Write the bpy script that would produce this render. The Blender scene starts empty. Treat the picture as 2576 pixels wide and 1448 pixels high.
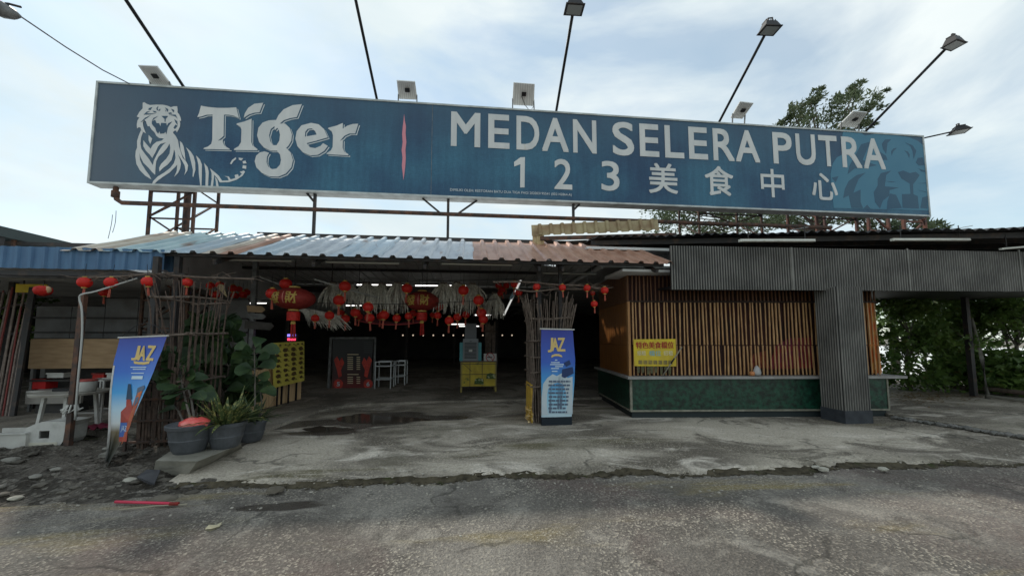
import bpy, bmesh, math, random
from mathutils import Vector, Matrix
from mathutils.geometry import tessellate_polygon
random.seed(7)
C = bpy.context.scene.collection
scene = bpy.context.scene
V = Vector

# ------------------------------------------------------------------ camera
FOC, PCX, PCY, CAMH = 960.0, 1288.0, 772.0, 1.7
PITCH, YAW = math.radians(4.6), math.radians(6.3)
cam_data = bpy.data.cameras.new("camera")
cam = bpy.data.objects.new("camera", cam_data)
C.objects.link(cam)
cam.location = (0, 0, CAMH)
cam.rotation_euler = (math.pi / 2 + PITCH, 0, -YAW)
cam_data.sensor_width = 36
cam_data.lens = FOC / 2576 * 36
cam_data.shift_y = (PCY - 724) / 2576
cam_data.clip_end = 3000
cam_data.clip_start = 0.05
scene.camera = cam

# ------------------------------------------------------------------ sky, sun, exposure
SUN_EL, SUN_AZ = math.radians(47), math.radians(-40)      # behind the sign, to the left
world = bpy.data.worlds.new("World")
scene.world = world
world.use_nodes = True
nt = world.node_tree
nt.nodes.clear()
def wn(t, **k):
    n = nt.nodes.new(t)
    for a, b in k.items(): setattr(n, a, b)
    return n
w_out = wn("ShaderNodeOutputWorld"); w_bg = wn("ShaderNodeBackground")
w_sky = wn("ShaderNodeTexSky", sky_type="NISHITA", sun_disc=False)
w_sky.sun_elevation = SUN_EL; w_sky.sun_rotation = SUN_AZ
w_sky.air_density = 1.0; w_sky.dust_density = 0.4; w_sky.ozone_density = 0.2
w_tc = wn("ShaderNodeTexCoord")
w_map = wn("ShaderNodeMapping"); w_map.inputs["Scale"].default_value = (1.0, 1.0, 2.6); w_map.inputs["Rotation"].default_value = (0.25, 0.35, 0.3)
w_n1 = wn("ShaderNodeTexNoise"); w_n1.inputs["Scale"].default_value = 1.7; w_n1.inputs["Detail"].default_value = 7; w_n1.inputs["Roughness"].default_value = .55; w_n1.inputs["Distortion"].default_value = .5
w_n2 = wn("ShaderNodeTexNoise"); w_n2.inputs["Scale"].default_value = 3.4; w_n2.inputs["Detail"].default_value = 6; w_n2.inputs["Distortion"].default_value = .3
w_r1 = wn("ShaderNodeValToRGB"); w_r1.color_ramp.elements[0].position = .38; w_r1.color_ramp.elements[1].position = .57
w_r1.color_ramp.elements[0].color = (.45,.45,.45,1)
w_r2 = wn("ShaderNodeValToRGB"); w_r2.color_ramp.elements[0].position = .3; w_r2.color_ramp.elements[1].position = .75
w_r2.color_ramp.elements[0].color = (4.1, 4.8, 5.05, 1); w_r2.color_ramp.elements[1].color = (5.3, 5.7, 5.7, 1)
w_mix = wn("ShaderNodeMixRGB")
L = nt.links.new
L(w_tc.outputs["Generated"], w_map.inputs["Vector"])
L(w_map.outputs[0], w_n1.inputs["Vector"]); L(w_map.outputs[0], w_n2.inputs["Vector"])
L(w_n1.outputs["Fac"], w_r1.inputs[0]); L(w_n2.outputs["Fac"], w_r2.inputs[0])
w_tint = wn("ShaderNodeMixRGB", blend_type="MULTIPLY"); w_tint.inputs[0].default_value = 1; w_tint.inputs[2].default_value = (.90,1.0,.94,1)
L(w_sky.outputs[0], w_tint.inputs[1])
L(w_r1.outputs[0], w_mix.inputs[0]); L(w_tint.outputs[0], w_mix.inputs[1]); L(w_r2.outputs[0], w_mix.inputs[2])
L(w_mix.outputs[0], w_bg.inputs[0]); L(w_bg.outputs[0], w_out.inputs[0])
w_bg.inputs[1].default_value = 0.1
sun_d = bpy.data.lights.new("sun", "SUN"); sun = bpy.data.objects.new("sun", sun_d); C.objects.link(sun)
sun_d.energy = 1.45; sun_d.angle = math.radians(1.5); sun_d.color = (1, .94, .84)
SUNV = V((math.sin(SUN_AZ) * math.cos(SUN_EL), math.cos(SUN_AZ) * math.cos(SUN_EL), math.sin(SUN_EL)))
sun.rotation_euler = SUNV.to_track_quat("Z", "Y").to_euler()
scene.view_settings.view_transform = "Standard"; scene.view_settings.look = "None"
scene.view_settings.exposure = 0.82; scene.view_settings.gamma = 1.0
scene.view_settings.use_curve_mapping = False

# ------------------------------------------------------------------ measuring the photograph
def ray(px, py):
    x, z = (px - PCX) / FOC, -(py - PCY) / FOC
    dy = math.cos(PITCH) - z * math.sin(PITCH); dz = math.sin(PITCH) + z * math.cos(PITCH)
    c, s = math.cos(YAW), math.sin(YAW)
    return V((x * c + dy * s, -x * s + dy * c, dz))
def atY(px, py, Y):
    d = ray(px, py); p = V((0, 0, CAMH)) + d * (Y / d.y); return p
def G(px, py, z=0.0):
    d = ray(px, py); return V((0, 0, CAMH)) + d * ((z - CAMH) / d.z)
K = 2576 / 2908
def zt(x0, y0, s):                       # from an enlargement of the photograph back to picture units
    return lambda q: ((x0 + q[0] / s) * K, (y0 + q[1] / s) * K)

# ------------------------------------------------------------------ mesh helpers
class MB:
    def __init__(s): s.v = []; s.f = []; s.m = []
    def add(s, vs, fs, mi=0):
        b = len(s.v); s.v += [V(p) for p in vs]; s.f += [tuple(b + i for i in f) for f in fs]; s.m += [mi] * len(fs); return s
    def box(s, a, b, mi=0):
        x0, y0, z0 = a; x1, y1, z1 = b
        x0, x1 = min(x0, x1), max(x0, x1); y0, y1 = min(y0, y1), max(y0, y1); z0, z1 = min(z0, z1), max(z0, z1)
        return s.add([(x0,y0,z0),(x1,y0,z0),(x1,y1,z0),(x0,y1,z0),(x0,y0,z1),(x1,y0,z1),(x1,y1,z1),(x0,y1,z1)],
                     [(0,3,2,1),(4,5,6,7),(0,1,5,4),(1,2,6,5),(2,3,7,6),(3,0,4,7)], mi)
    def obox(s, o, x, y, z, mi=0):        # corner and three edge vectors
        o, x, y, z = V(o), V(x), V(y), V(z)
        return s.add([o,o+x,o+x+y,o+y,o+z,o+x+z,o+x+y+z,o+y+z],
                     [(0,3,2,1),(4,5,6,7),(0,1,5,4),(1,2,6,5),(2,3,7,6),(3,0,4,7)], mi)
    def bar(s, a, b, w, h=None, mi=0):    # square section bar between two points
        a, b = V(a), V(b); h = h or w; d = (b - a)
        up = V((0,0,1)) if abs(d.normalized().z) < .95 else V((0,1,0))
        x = d.cross(up).normalized() * w; y = x.cross(d).normalized() * h
        return s.obox(a - x/2 - y/2, x, y, d, mi)
    def tube(s, pts, r, n=8, cap=True, mi=0):
        pts = [V(p) for p in pts]; R = r if isinstance(r, (list, tuple)) else [r] * len(pts)
        b = len(s.v); ref = V((0.13, 0.37, .92)).normalized()
        for i, p in enumerate(pts):
            d = (pts[min(i+1, len(pts)-1)] - pts[max(i-1, 0)]).normalized()
            rr = ref if abs(d.dot(ref)) < .97 else V((1,0,0))
            x = d.cross(rr).normalized(); y = d.cross(x)
            for k in range(n):
                a = 2*math.pi*k/n; s.v.append(p + (x*math.cos(a) + y*math.sin(a)) * R[i])
        for i in range(len(pts)-1):
            for k in range(n):
                s.f.append((b+i*n+k, b+i*n+(k+1)%n, b+(i+1)*n+(k+1)%n, b+(i+1)*n+k)); s.m.append(mi)
        if cap:
            s.f.append(tuple(b+k for k in range(n))[::-1]); s.f.append(tuple(b+(len(pts)-1)*n+k for k in range(n))); s.m += [mi, mi]
        return s
    def lathe(s, prof, c, n=20, mi=0, sx=1, sy=1):   # prof: (radius, z)
        c = V(c); b = len(s.v)
        for r, z in prof:
            for k in range(n):
                a = 2*math.pi*k/n; s.v.append(c + V((r*math.cos(a)*sx, r*math.sin(a)*sy, z)))
        for i in range(len(prof)-1):
            for k in range(n):
                s.f.append((b+i*n+k, b+i*n+(k+1)%n, b+(i+1)*n+(k+1)%n, b+(i+1)*n+k)); s.m.append(mi)
        s.f.append(tuple(b+k for k in range(n))[::-1]); s.f.append(tuple(b+(len(prof)-1)*n+k for k in range(n))); s.m += [mi, mi]
        return s
    def poly(s, pts3, nrm, th, mi=0, holes=()):       # flat outline with thickness th along nrm (front face at pts+nrm*th)
        loops = [[V(p) for p in pts3]] + [[V(p) for p in h] for h in holes]
        tris = tessellate_polygon(loops); flat = [p for l in loops for p in l]; n = V(nrm)
        b = len(s.v); k = len(flat)
        s.v += [p + n*th for p in flat] + flat
        for t in tris:
            fn = (flat[t[1]]-flat[t[0]]).cross(flat[t[2]]-flat[t[0]])
            t2 = t if fn.dot(n) > 0 else t[::-1]
            s.f.append(tuple(b+i for i in t2)); s.m.append(mi)
            s.f.append(tuple(b+k+i for i in t2[::-1])); s.m.append(mi)
        o = 0
        for l in loops:
            for i in range(len(l)):
                j = (i+1) % len(l); s.f.append((b+o+i, b+o+j, b+k+o+j, b+k+o+i)); s.m.append(mi)
            o += len(l)
        return s
    def corr(s, o, u, v, n, width, length, pitch, h, prof=((0,0),(.55,0),(.65,1),(.85,1),(.95,0)), seg=1, th=0.0, wob=0):
        o, u, v, n = V(o), V(u).normalized(), V(v).normalized(), V(n).normalized()
        xs = []
        k = 0
        while k * pitch < width - 1e-6:
            for fx, fh in prof:
                x = (k + fx) * pitch
                if x <= width: xs.append((x, fh * h))
            k += 1
        xs.append((width, 0)); b = len(s.v)
        for j in range(seg + 1):
            for x, hh in xs:
                s.v.append(o + u*x + v*(length*j/seg) + n*(hh + (wob*math.sin(x*3.1+j*1.7) if wob else 0)))
        m = len(xs)
        for j in range(seg):
            for i in range(m - 1):
                s.f.append((b+j*m+i, b+j*m+i+1, b+(j+1)*m+i+1, b+(j+1)*m+i)); s.m.append(0)
        return s
    def build(s, name, mat, parent=None, smooth=False):
        me = bpy.data.meshes.new(name); org = ORG.get(parent.name, V((0,0,0))) if parent else V((0,0,0))
        me.from_pydata([tuple(p - org) for p in s.v], [], s.f); me.update()
        for m in (mat if isinstance(mat, (list, tuple)) else [mat]): me.materials.append(m)
        me.polygons.foreach_set("material_index", s.m)
        if smooth: me.polygons.foreach_set("use_smooth", [True] * len(me.polygons))
        o = bpy.data.objects.new(name, me); C.objects.link(o)
        if parent: o.parent = parent; ORG[o.name] = org
        return o
ORG = {}
def thing(name, label, cat, loc, group=None):
    o = bpy.data.objects.new(name, None); C.objects.link(o); o.location = V(loc); o.empty_display_size = .1
    ORG[o.name] = V(loc); o["label"] = label; o["category"] = cat
    if group: o["group"] = group
    return o
def solo(mb, name, mat, label, cat, group=None, smooth=False):
    o = mb.build(name, mat, None, smooth); o["label"] = label; o["category"] = cat
    if group: o["group"] = group
    return o
def struct(mb, name, mat, smooth=False, kind="structure"):
    o = mb.build(name, mat, None, smooth); o["kind"] = kind; return o
def dup(root, loc, label, rotz=0.0, scale=1.0, group=None):
    r = root.copy(); C.objects.link(r); r.location = V(loc); r.rotation_euler = (0, 0, rotz); r.scale = (scale,)*3
    r["label"] = label
    if group: r["group"] = group
    for ch in list(root.children):
        c = ch.copy(); C.objects.link(c); c.parent = r
        for g in list(ch.children):
            d = g.copy(); C.objects.link(d); d.parent = c
    return r
FRONT = (0, -1, 0)
def text_flat(body, offset=0.0):
    """A word as a flat triangulated outline: (2D points, faces)"""
    cu = bpy.data.curves.new("t", "FONT"); cu.body = body; cu.offset = offset; cu.resolution_u = 4
    o = bpy.data.objects.new("t", cu); C.objects.link(o)
    dg = bpy.context.evaluated_depsgraph_get(); me = bpy.data.meshes.new_from_object(o.evaluated_get(dg))
    vs = [(p.co.x, p.co.y) for p in me.vertices]; fs = [tuple(p.vertices) for p in me.polygons]
    bpy.data.objects.remove(o); bpy.data.curves.remove(cu); bpy.data.meshes.remove(me)
    x0 = min(p[0] for p in vs); x1 = max(p[0] for p in vs); y0 = min(p[1] for p in vs); y1 = max(p[1] for p in vs)
    return [((x-x0)/(x1-x0), (y-y0)/(y1-y0)) for x, y in vs], fs
def word(mb, body, fn, bold=0.0):
    """fn(u, v) with u, v in 0..1 gives the world point (v upwards); bold thickens the strokes by overlaid shifts"""
    vs, fs = text_flat(body)
    for k, (a, b) in enumerate(((0,0),) if not bold else ((0,0),(1,1),(0,1),(1,0),(.5,.5))):
        mb.add([fn(u*(1-bold)+a*bold, v*(1-bold)+b*bold) + V((0,-.0006*k,0)) for u, v in vs], fs)
    return mb
def rect_fn(p0, p1, p2, p3):              # corners: left bottom, right bottom, right top, left top
    p0, p1, p2, p3 = map(V, (p0, p1, p2, p3))
    return lambda u, v: (p0*(1-u)+p1*u)*(1-v) + (p3*(1-u)+p2*u)*v
def catmull(pts, n=4, closed=True):
    out = []; m = len(pts)
    for i in range(m if closed else m-1):
        g = lambda k: V(pts[k % m]) if closed else V(pts[max(0, min(m-1, k))])
        a, b, c, d = g(i-1), g(i), g(i+1), g(i+2)
        for k in range(n):
            t = k/n; out.append(.5*((2*b)+(c-a)*t+(2*a-5*b+4*c-d)*t*t+(3*b-a-3*c+d)*t**3))
    if not closed: out.append(V(pts[-1]))
    return out

# ------------------------------------------------------------------ materials
def mat(name, col, rough=.7, col2=None, scale=3.0, lo=.35, hi=.65, detail=5, bump=0.0, bscale=30.0, metal=0.0, spec=.3,
        stretch=(1,1,1), col3=None, scale3=20.0, lo3=.6, hi3=.7, trans=0.0, emit=None, estr=0.0):
    m = bpy.data.materials.new(name); m.use_nodes = True; t = m.node_tree; n = t.nodes; p = n["Principled BSDF"]
    p.inputs["Roughness"].default_value = rough; p.inputs["Metallic"].default_value = metal; p.inputs["Specular IOR Level"].default_value = spec
    p.inputs["Base Color"].default_value = (*col, 1)
    geo = n.new("ShaderNodeNewGeometry"); mp = n.new("ShaderNodeMapping"); mp.inputs["Scale"].default_value = stretch
    t.links.new(geo.outputs["Position"], mp.inputs["Vector"])
    last = None
    def noise(sc, dt):
        a = n.new("ShaderNodeTexNoise"); a.inputs["Scale"].default_value = sc; a.inputs["Detail"].default_value = dt
        t.links.new(mp.outputs[0], a.inputs["Vector"]); return a
    def ramp(src, l, h):
        r = n.new("ShaderNodeMapRange"); r.inputs["From Min"].default_value = l; r.inputs["From Max"].default_value = h
        t.links.new(src, r.inputs["Value"]); return r.outputs[0]
    if col2:
        mx = n.new("ShaderNodeMixRGB"); mx.inputs[1].default_value = (*col, 1); mx.inputs[2].default_value = (*col2, 1)
        t.links.new(ramp(noise(scale, detail).outputs["Fac"], lo, hi), mx.inputs[0]); last = mx
    if col3:
        mx = n.new("ShaderNodeMixRGB"); mx.inputs[1].default_value = (*col, 1); mx.inputs[2].default_value = (*col3, 1)
        if last: t.links.new(last.outputs[0], mx.inputs[1])
        t.links.new(ramp(noise(scale3, 4).outputs["Fac"], lo3, hi3), mx.inputs[0]); last = mx
    if last: t.links.new(last.outputs[0], p.inputs["Base Color"])
    if bump:
        b = n.new("ShaderNodeBump"); b.inputs["Strength"].default_value = bump; b.inputs["Distance"].default_value = .02
        t.links.new(noise(bscale, 6).outputs["Fac"], b.inputs["Height"]); t.links.new(b.outputs[0], p.inputs["Normal"])
    if trans:
        tr = n.new("ShaderNodeBsdfTranslucent"); ms = n.new("ShaderNodeMixShader"); ms.inputs[0].default_value = trans
        tr.inputs[0].default_value = (*col, 1)
        if last: t.links.new(last.outputs[0], tr.inputs[0])
        t.links.new(p.outputs[0], ms.inputs[1]); t.links.new(tr.outputs[0], ms.inputs[2]); t.links.new(ms.outputs[0], n["Material Output"].inputs[0])
    if emit:
        p.inputs["Emission Color"].default_value = (*emit, 1); p.inputs["Emission Strength"].default_value = estr
    m["_last"] = 1
    return m
def gradient_mat(name, stops, z0, z1, rough=.5, axis="Z"):
    """a printed colour gradient between two heights"""
    m = bpy.data.materials.new(name); m.use_nodes = True; t = m.node_tree; n = t.nodes; p = n["Principled BSDF"]; p.inputs["Roughness"].default_value = rough
    geo = n.new("ShaderNodeNewGeometry"); sx = n.new("ShaderNodeSeparateXYZ"); t.links.new(geo.outputs["Position"], sx.inputs[0])
    r = n.new("ShaderNodeMapRange"); r.inputs["From Min"].default_value = z0; r.inputs["From Max"].default_value = z1
    t.links.new(sx.outputs[axis], r.inputs["Value"]); cr = n.new("ShaderNodeValToRGB"); e = cr.color_ramp.elements
    e[0].position, e[0].color = stops[0][0], (*stops[0][1], 1); e[1].position, e[1].color = stops[-1][0], (*stops[-1][1], 1)
    for pos, c in stops[1:-1]:
        k = e.new(pos); k.color = (*c, 1)
    t.links.new(r.outputs[0], cr.inputs[0]); t.links.new(cr.outputs[0], p.inputs["Base Color"]); return m
def edit(m):
    t = m.node_tree; return t, t.nodes, t.nodes["Principled BSDF"]

M = {}
M["steel_dark"] = mat("dark_steel", (.035,.033,.034), .6, (.09,.06,.045), 6, .5, .75)
M["steel_rust"] = mat("rusty_steel", (.06,.045,.04), .75, (.16,.075,.045), 9, .4, .7)
M["steel_red"] = mat("red_primer_steel", (.20,.075,.05), .7, (.09,.06,.055), 7)
M["steel_grey"] = mat("grey_steel", (.20,.20,.20), .5, (.10,.10,.10), 8)
M["black"] = mat("black_paint", (.012,.012,.014), .5)
M["dark_wall"] = mat("dark_board", (.035,.034,.035), .8, (.06,.055,.05), 4)
M["white"] = mat("white_plastic", (.52,.51,.48), .5, (.36,.35,.32), 8, .45, .8)
M["frame"] = mat("sign_frame", (.55,.58,.57), .45, (.38,.40,.39), 4)
M["gold"] = mat("gold_print", (.42,.28,.07), .5)
M["red"] = mat("lantern_red", (.62,.035,.025), .5, (.42,.015,.012), 25, trans=.35)
M["red_dark"] = mat("lantern_red_dark", (.27,.03,.024), .6, (.20,.022,.018), 14, trans=.15)
M["red_cloth"] = mat("red_cloth", (.5,.02,.02), .7)
M["yellow"] = mat("yellow_board", (.62,.46,.03), .6, (.5,.36,.04), 7)
M["bamboo"] = mat("bamboo_slat", (.40,.21,.075), .5, (.24,.11,.045), 7, .3, .7, stretch=(8,8,.5))
M["bamboo_shaded"] = mat("shaded_bamboo", (.16,.07,.03), .55, (.09,.04,.02), 7, stretch=(8,8,.5))  # stall's upper band: shade under the fascia put into the bamboo colour
M["wood_panel"] = mat("varnished_wood", (.25,.10,.022), .4, (.16,.06,.016), 4, stretch=(6,6,.5))
M["branch"] = mat("dry_branch", (.17,.13,.105), .85, (.09,.068,.055), 14, bump=.3)
M["bark"] = mat("brown_stick", (.125,.085,.066), .85, (.065,.045,.037), 14, bump=.3)
M["thatch"] = mat("dry_palm", (.74,.70,.63), .85, (.46,.43,.37), 18, trans=.2)
M["plywood"] = mat("plywood", (.46,.31,.18), .7, (.36,.235,.13), 3, stretch=(1,1,6))
M["bamboo_pale"] = mat("pale_bamboo_panel", (.60,.42,.24), .6, (.42,.27,.14), 5, stretch=(9,9,.6))
M["pot"] = mat("grey_plastic_pot", (.085,.09,.10), .5, (.06,.065,.07), 9)
M["soil"] = mat("soil", (.05,.035,.025), .95)
M["leaf_fig"] = mat("fig_leaf", (.036,.068,.024), .5, (.02,.042,.018), 5, trans=.15, col3=(.075,.115,.035), scale3=3, lo3=.5, hi3=.75)
M["leaf_var"] = mat("variegated_leaf", (.07,.10,.035), .5, (.30,.28,.10), 22, .52, .62, trans=.15)
M["leaf_tree"] = mat("tree_leaf", (.06,.085,.04), .6, (.12,.15,.075), 1.2, trans=.25)
M["leaf_bush"] = mat("bush_leaf", (.07,.135,.035), .45, (.15,.23,.055), 1.6, trans=.35, col3=(.17,.17,.05), scale3=5, lo3=.62, hi3=.72)
M["trunk"] = mat("tree_bark", (.15,.13,.11), .9, (.08,.07,.06), 9, bump=.4)

# ================================================================== SETTING
def ground_mat(name, base, dark, light, speck, moss=None, bump=.5, big=.55, fine=95, streak=(1,1,1), mossy=(.60,.72), damp=(), crack=0.0, film=None):
    """weathered ground: large stains, pale worn patches, speckled aggregate, cracks, and damp stains given as ellipses (x, y, rx, ry)"""
    m = bpy.data.materials.new(name); m.use_nodes = True; t = m.node_tree; n = t.nodes; p = n["Principled BSDF"]
    geo = n.new("ShaderNodeNewGeometry")
    def nz(sc, dt=6, dist=0, st=(1,1,1), rough=.55, off=(0,0,0)):
        mp = n.new("ShaderNodeMapping"); mp.inputs["Scale"].default_value = st; mp.inputs["Location"].default_value = off; t.links.new(geo.outputs["Position"], mp.inputs[0])
        a = n.new("ShaderNodeTexNoise"); a.inputs["Scale"].default_value = sc; a.inputs["Detail"].default_value = dt; a.inputs["Distortion"].default_value = dist; a.inputs["Roughness"].default_value = rough
        t.links.new(mp.outputs[0], a.inputs["Vector"]); return a.outputs["Fac"]
    def rng(src, l, h, lo=0, hi=1):
        r = n.new("ShaderNodeMapRange"); r.inputs["From Min"].default_value = l; r.inputs["From Max"].default_value = h; r.inputs["To Min"].default_value = lo; r.inputs["To Max"].default_value = hi; r.interpolation_type = "SMOOTHSTEP"; t.links.new(src, r.inputs["Value"]); return r.outputs[0]
    def mth(op, a, b):
        x = n.new("ShaderNodeMath"); x.operation = op
        for i, c in enumerate((a, b)):
            if isinstance(c, (int, float)): x.inputs[i].default_value = c
            else: t.links.new(c, x.inputs[i])
        return x.outputs[0]
    def mix(fac, a, b, typ="MIX"):
        x = n.new("ShaderNodeMixRGB"); x.blend_type = typ
        if isinstance(fac, (int, float)): x.inputs[0].default_value = fac
        else: t.links.new(fac, x.inputs[0])
        for i, c in ((1, a), (2, b)):
            if isinstance(c, tuple): x.inputs[i].default_value = (*c, 1)
            else: t.links.new(c, x.inputs[i])
        return x.outputs[0]
    c = mix(rng(nz(big, 9, .5, streak), .40, .60), dark, base)
    c = mix(rng(nz(big*3.3, 8, .9, streak, .62), .50, .68), c, light)
    c = mix(rng(nz(big*1.7, 9, 1.2, streak, .65, (5,3,0)), .53, .62, 0, .9), c, dark)
    if moss: c = mix(rng(nz(.8, 8, .5, (.30,1.7,1), .62), *mossy), c, moss)
    if film: c = mix(rng(nz(.45, 6, .6, (1,1,1), .6, (9,2,0)), .5, .7, 0, .8), c, film)
    vo = n.new("ShaderNodeTexVoronoi"); vo.inputs["Scale"].default_value = fine; t.links.new(geo.outputs["Position"], vo.inputs["Vector"])
    spk = mth("MULTIPLY", rng(vo.outputs["Color"], .55, .95), rng(nz(1.3, 5, .3), .35, .65, .25, 1))
    c = mix(spk, c, speck)
    gr = n.new("ShaderNodeValToRGB"); gr.color_ramp.elements[0].color = (.30,.30,.30,1); gr.color_ramp.elements[1].color = (1.3,1.3,1.3,1); gr.color_ramp.elements[0].position = .3; gr.color_ramp.elements[1].position = .7
    t.links.new(nz(34, 6, 0, (1,1,1), .75), gr.inputs[0]); c = mix(.75, c, gr.outputs[0], "MULTIPLY")
    rough = None
    if crack:
        wv = n.new("ShaderNodeVectorMath"); wv.operation = "ADD"; sc = n.new("ShaderNodeTexNoise"); sc.inputs["Scale"].default_value = 2.2; sc.inputs["Detail"].default_value = 5
        t.links.new(geo.outputs["Position"], sc.inputs["Vector"]); vs_ = n.new("ShaderNodeVectorMath"); vs_.operation = "SCALE"; vs_.inputs["Scale"].default_value = .7; t.links.new(sc.outputs["Color"], vs_.inputs[0])
        t.links.new(geo.outputs["Position"], wv.inputs[0]); t.links.new(vs_.outputs[0], wv.inputs[1])
        ve = n.new("ShaderNodeTexVoronoi"); ve.feature = "DISTANCE_TO_EDGE"; ve.inputs["Scale"].default_value = crack; t.links.new(wv.outputs[0], ve.inputs["Vector"])
        ck = mth("MULTIPLY", rng(ve.outputs["Distance"], .004, .016, 1, 0), rng(nz(.7, 3, 0, (1,1,1), .5, (3,8,0)), .46, .6))
        c = mix(mth("MULTIPLY", ck, .55), c, (.03,.027,.022))
    if damp:
        sep = n.new("ShaderNodeSeparateXYZ"); t.links.new(geo.outputs["Position"], sep.inputs[0]); tot = None
        for (x, y, rx, ry) in damp:
            dx = mth("DIVIDE", mth("SUBTRACT", sep.outputs[0], x), rx); dy = mth("DIVIDE", mth("SUBTRACT", sep.outputs[1], y), ry)
            d = mth("ADD", mth("MULTIPLY", dx, dx), mth("MULTIPLY", dy, dy)); d = mth("ADD", d, mth("MULTIPLY", mth("SUBTRACT", nz(1.6, 7, .6, (.6,1.8,1), .65, (x,y,0)), .5), 3.6))
            k = rng(d, .75, 1.5, 1, 0); tot = k if tot is None else mth("MAXIMUM", tot, k)
        c = mix(mth("MULTIPLY", tot, .82), c, (.042,.033,.027)); rough = rng(tot, .3, 1, .85, .22)
    t.links.new(c, p.inputs["Base Color"]); p.inputs["Roughness"].default_value = .85; p.inputs["Specular IOR Level"].default_value = .28
    if rough: t.links.new(rough, p.inputs["Roughness"])
    bp = n.new("ShaderNodeBump"); bp.inputs["Strength"].default_value = bump; bp.inputs["Distance"].default_value = .012
    t.links.new(mth("ADD", nz(45, 6, 0, (1,1,1), .7), vo.outputs["Distance"]), bp.inputs["Height"]); t.links.new(bp.outputs[0], p.inputs["Normal"])
    return m
dc = [G(900,1062,.085), G(985,1045,.085), G(810,1088,.085), G(1100,1050,.085), G(720,1068,.085), G(780,1150,.085), G(1560,1125,.085), G(1020,1150,.085)]
dr = [G(715,1272), G(660,1276), G(1640,1500), G(1980,1330)]
M["asphalt"] = ground_mat("asphalt", (.265,.242,.212), (.135,.121,.106), (.34,.312,.27), (.50,.45,.37), (.29,.235,.12), 1.0, .45, fine=62, mossy=(.53,.66), damp=[(dr[0].x,dr[0].y,.42,.10),(dr[1].x,dr[1].y,.2,.05)], crack=.5, film=(.175,.130,.115))
M["concrete"] = ground_mat("stained_concrete", (.54,.48,.395), (.145,.125,.10), (.70,.63,.54), (.50,.44,.35), (.16,.14,.085), .35, .42, fine=60, streak=(.7,1.2,1), mossy=(.55,.68),
    damp=[(dc[0].x,dc[0].y,1.0,.5),(dc[1].x,dc[1].y,.9,.4),(dc[2].x,dc[2].y,.55,.2),(dc[3].x,dc[3].y,.6,.25),(dc[4].x,dc[4].y,.5,.35)], crack=.4, film=(.20,.18,.135))
M["hall_floor"] = ground_mat("hall_concrete", (.34,.30,.25), (.15,.13,.105), (.42,.38,.32), (.36,.33,.29), None, .2, .5, fine=40, crack=.5)
M["dirt"] = ground_mat("dirt", (.10,.085,.07), (.045,.038,.03), (.17,.15,.125), (.22,.2,.17), (.075,.085,.03), 1.0, 1.1, fine=30)
M["pale_yard"] = mat("pale_concrete_yard", (.75,.75,.74), .8, (.68,.68,.66), .5)
M["puddle"] = mat("wet_concrete", (.075,.062,.052), .32, (.045,.037,.032), 2, spec=.5)

# the road: one sheet to the horizon
g = MB()
g.add([(-600,-60,0),(600,-60,0),(600,1200,0),(-600,1200,0)], [(0,1,2,3)])
struct(g, "road", M["asphalt"])
from mathutils import noise as mnoise
# concrete apron in front of the stalls, with a broken front edge about 7 cm high
def kerb_y(x):
    return 4.78 - .035*(x-.5)*.9 + .05*math.sin(x*1.3+.5) + .03*math.sin(x*4.1) + .05*mnoise.noise(V((x*2.1,5,0))) + .05*mnoise.noise(V((x*6.3,8,0))) + .03*mnoise.noise(V((x*17,2,0)))
ap = MB(); rows = []
xs = [-3.5 + .06*i for i in range(int(19.5/.06))]
def apron_z(x, k):
    return .075 + (.02*math.sin(x*2.2) + .012*math.sin(x*7.3)) * (1 if k < 3 else .3)
for x in xs:
    y0 = kerb_y(x); left = G(560, 1225).x
    ys = [y0 - .035, y0, y0 + .05, y0 + .35, 6.2, 7.5, 9.5, 30]
    rows.append([(x, ys[0], -.01), (x, ys[1], apron_z(x,0)-.055+.008*math.sin(x*31)), (x, ys[2], apron_z(x,1)-.04), (x, ys[3], .058+.006*math.sin(x*5)), (x, ys[4], .085), (x, ys[5], .085), (x, ys[6], .085), (x, ys[7], .085)])
nv = len(rows[0])
ap.add([p for r in rows for p in r], [(i*nv+j, (i+1)*nv+j, (i+1)*nv+j+1, i*nv+j+1) for i in range(len(rows)-1) for j in range(nv-1)])
struct(ap, "concrete_apron", M["concrete"])
GZ = .085
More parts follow.
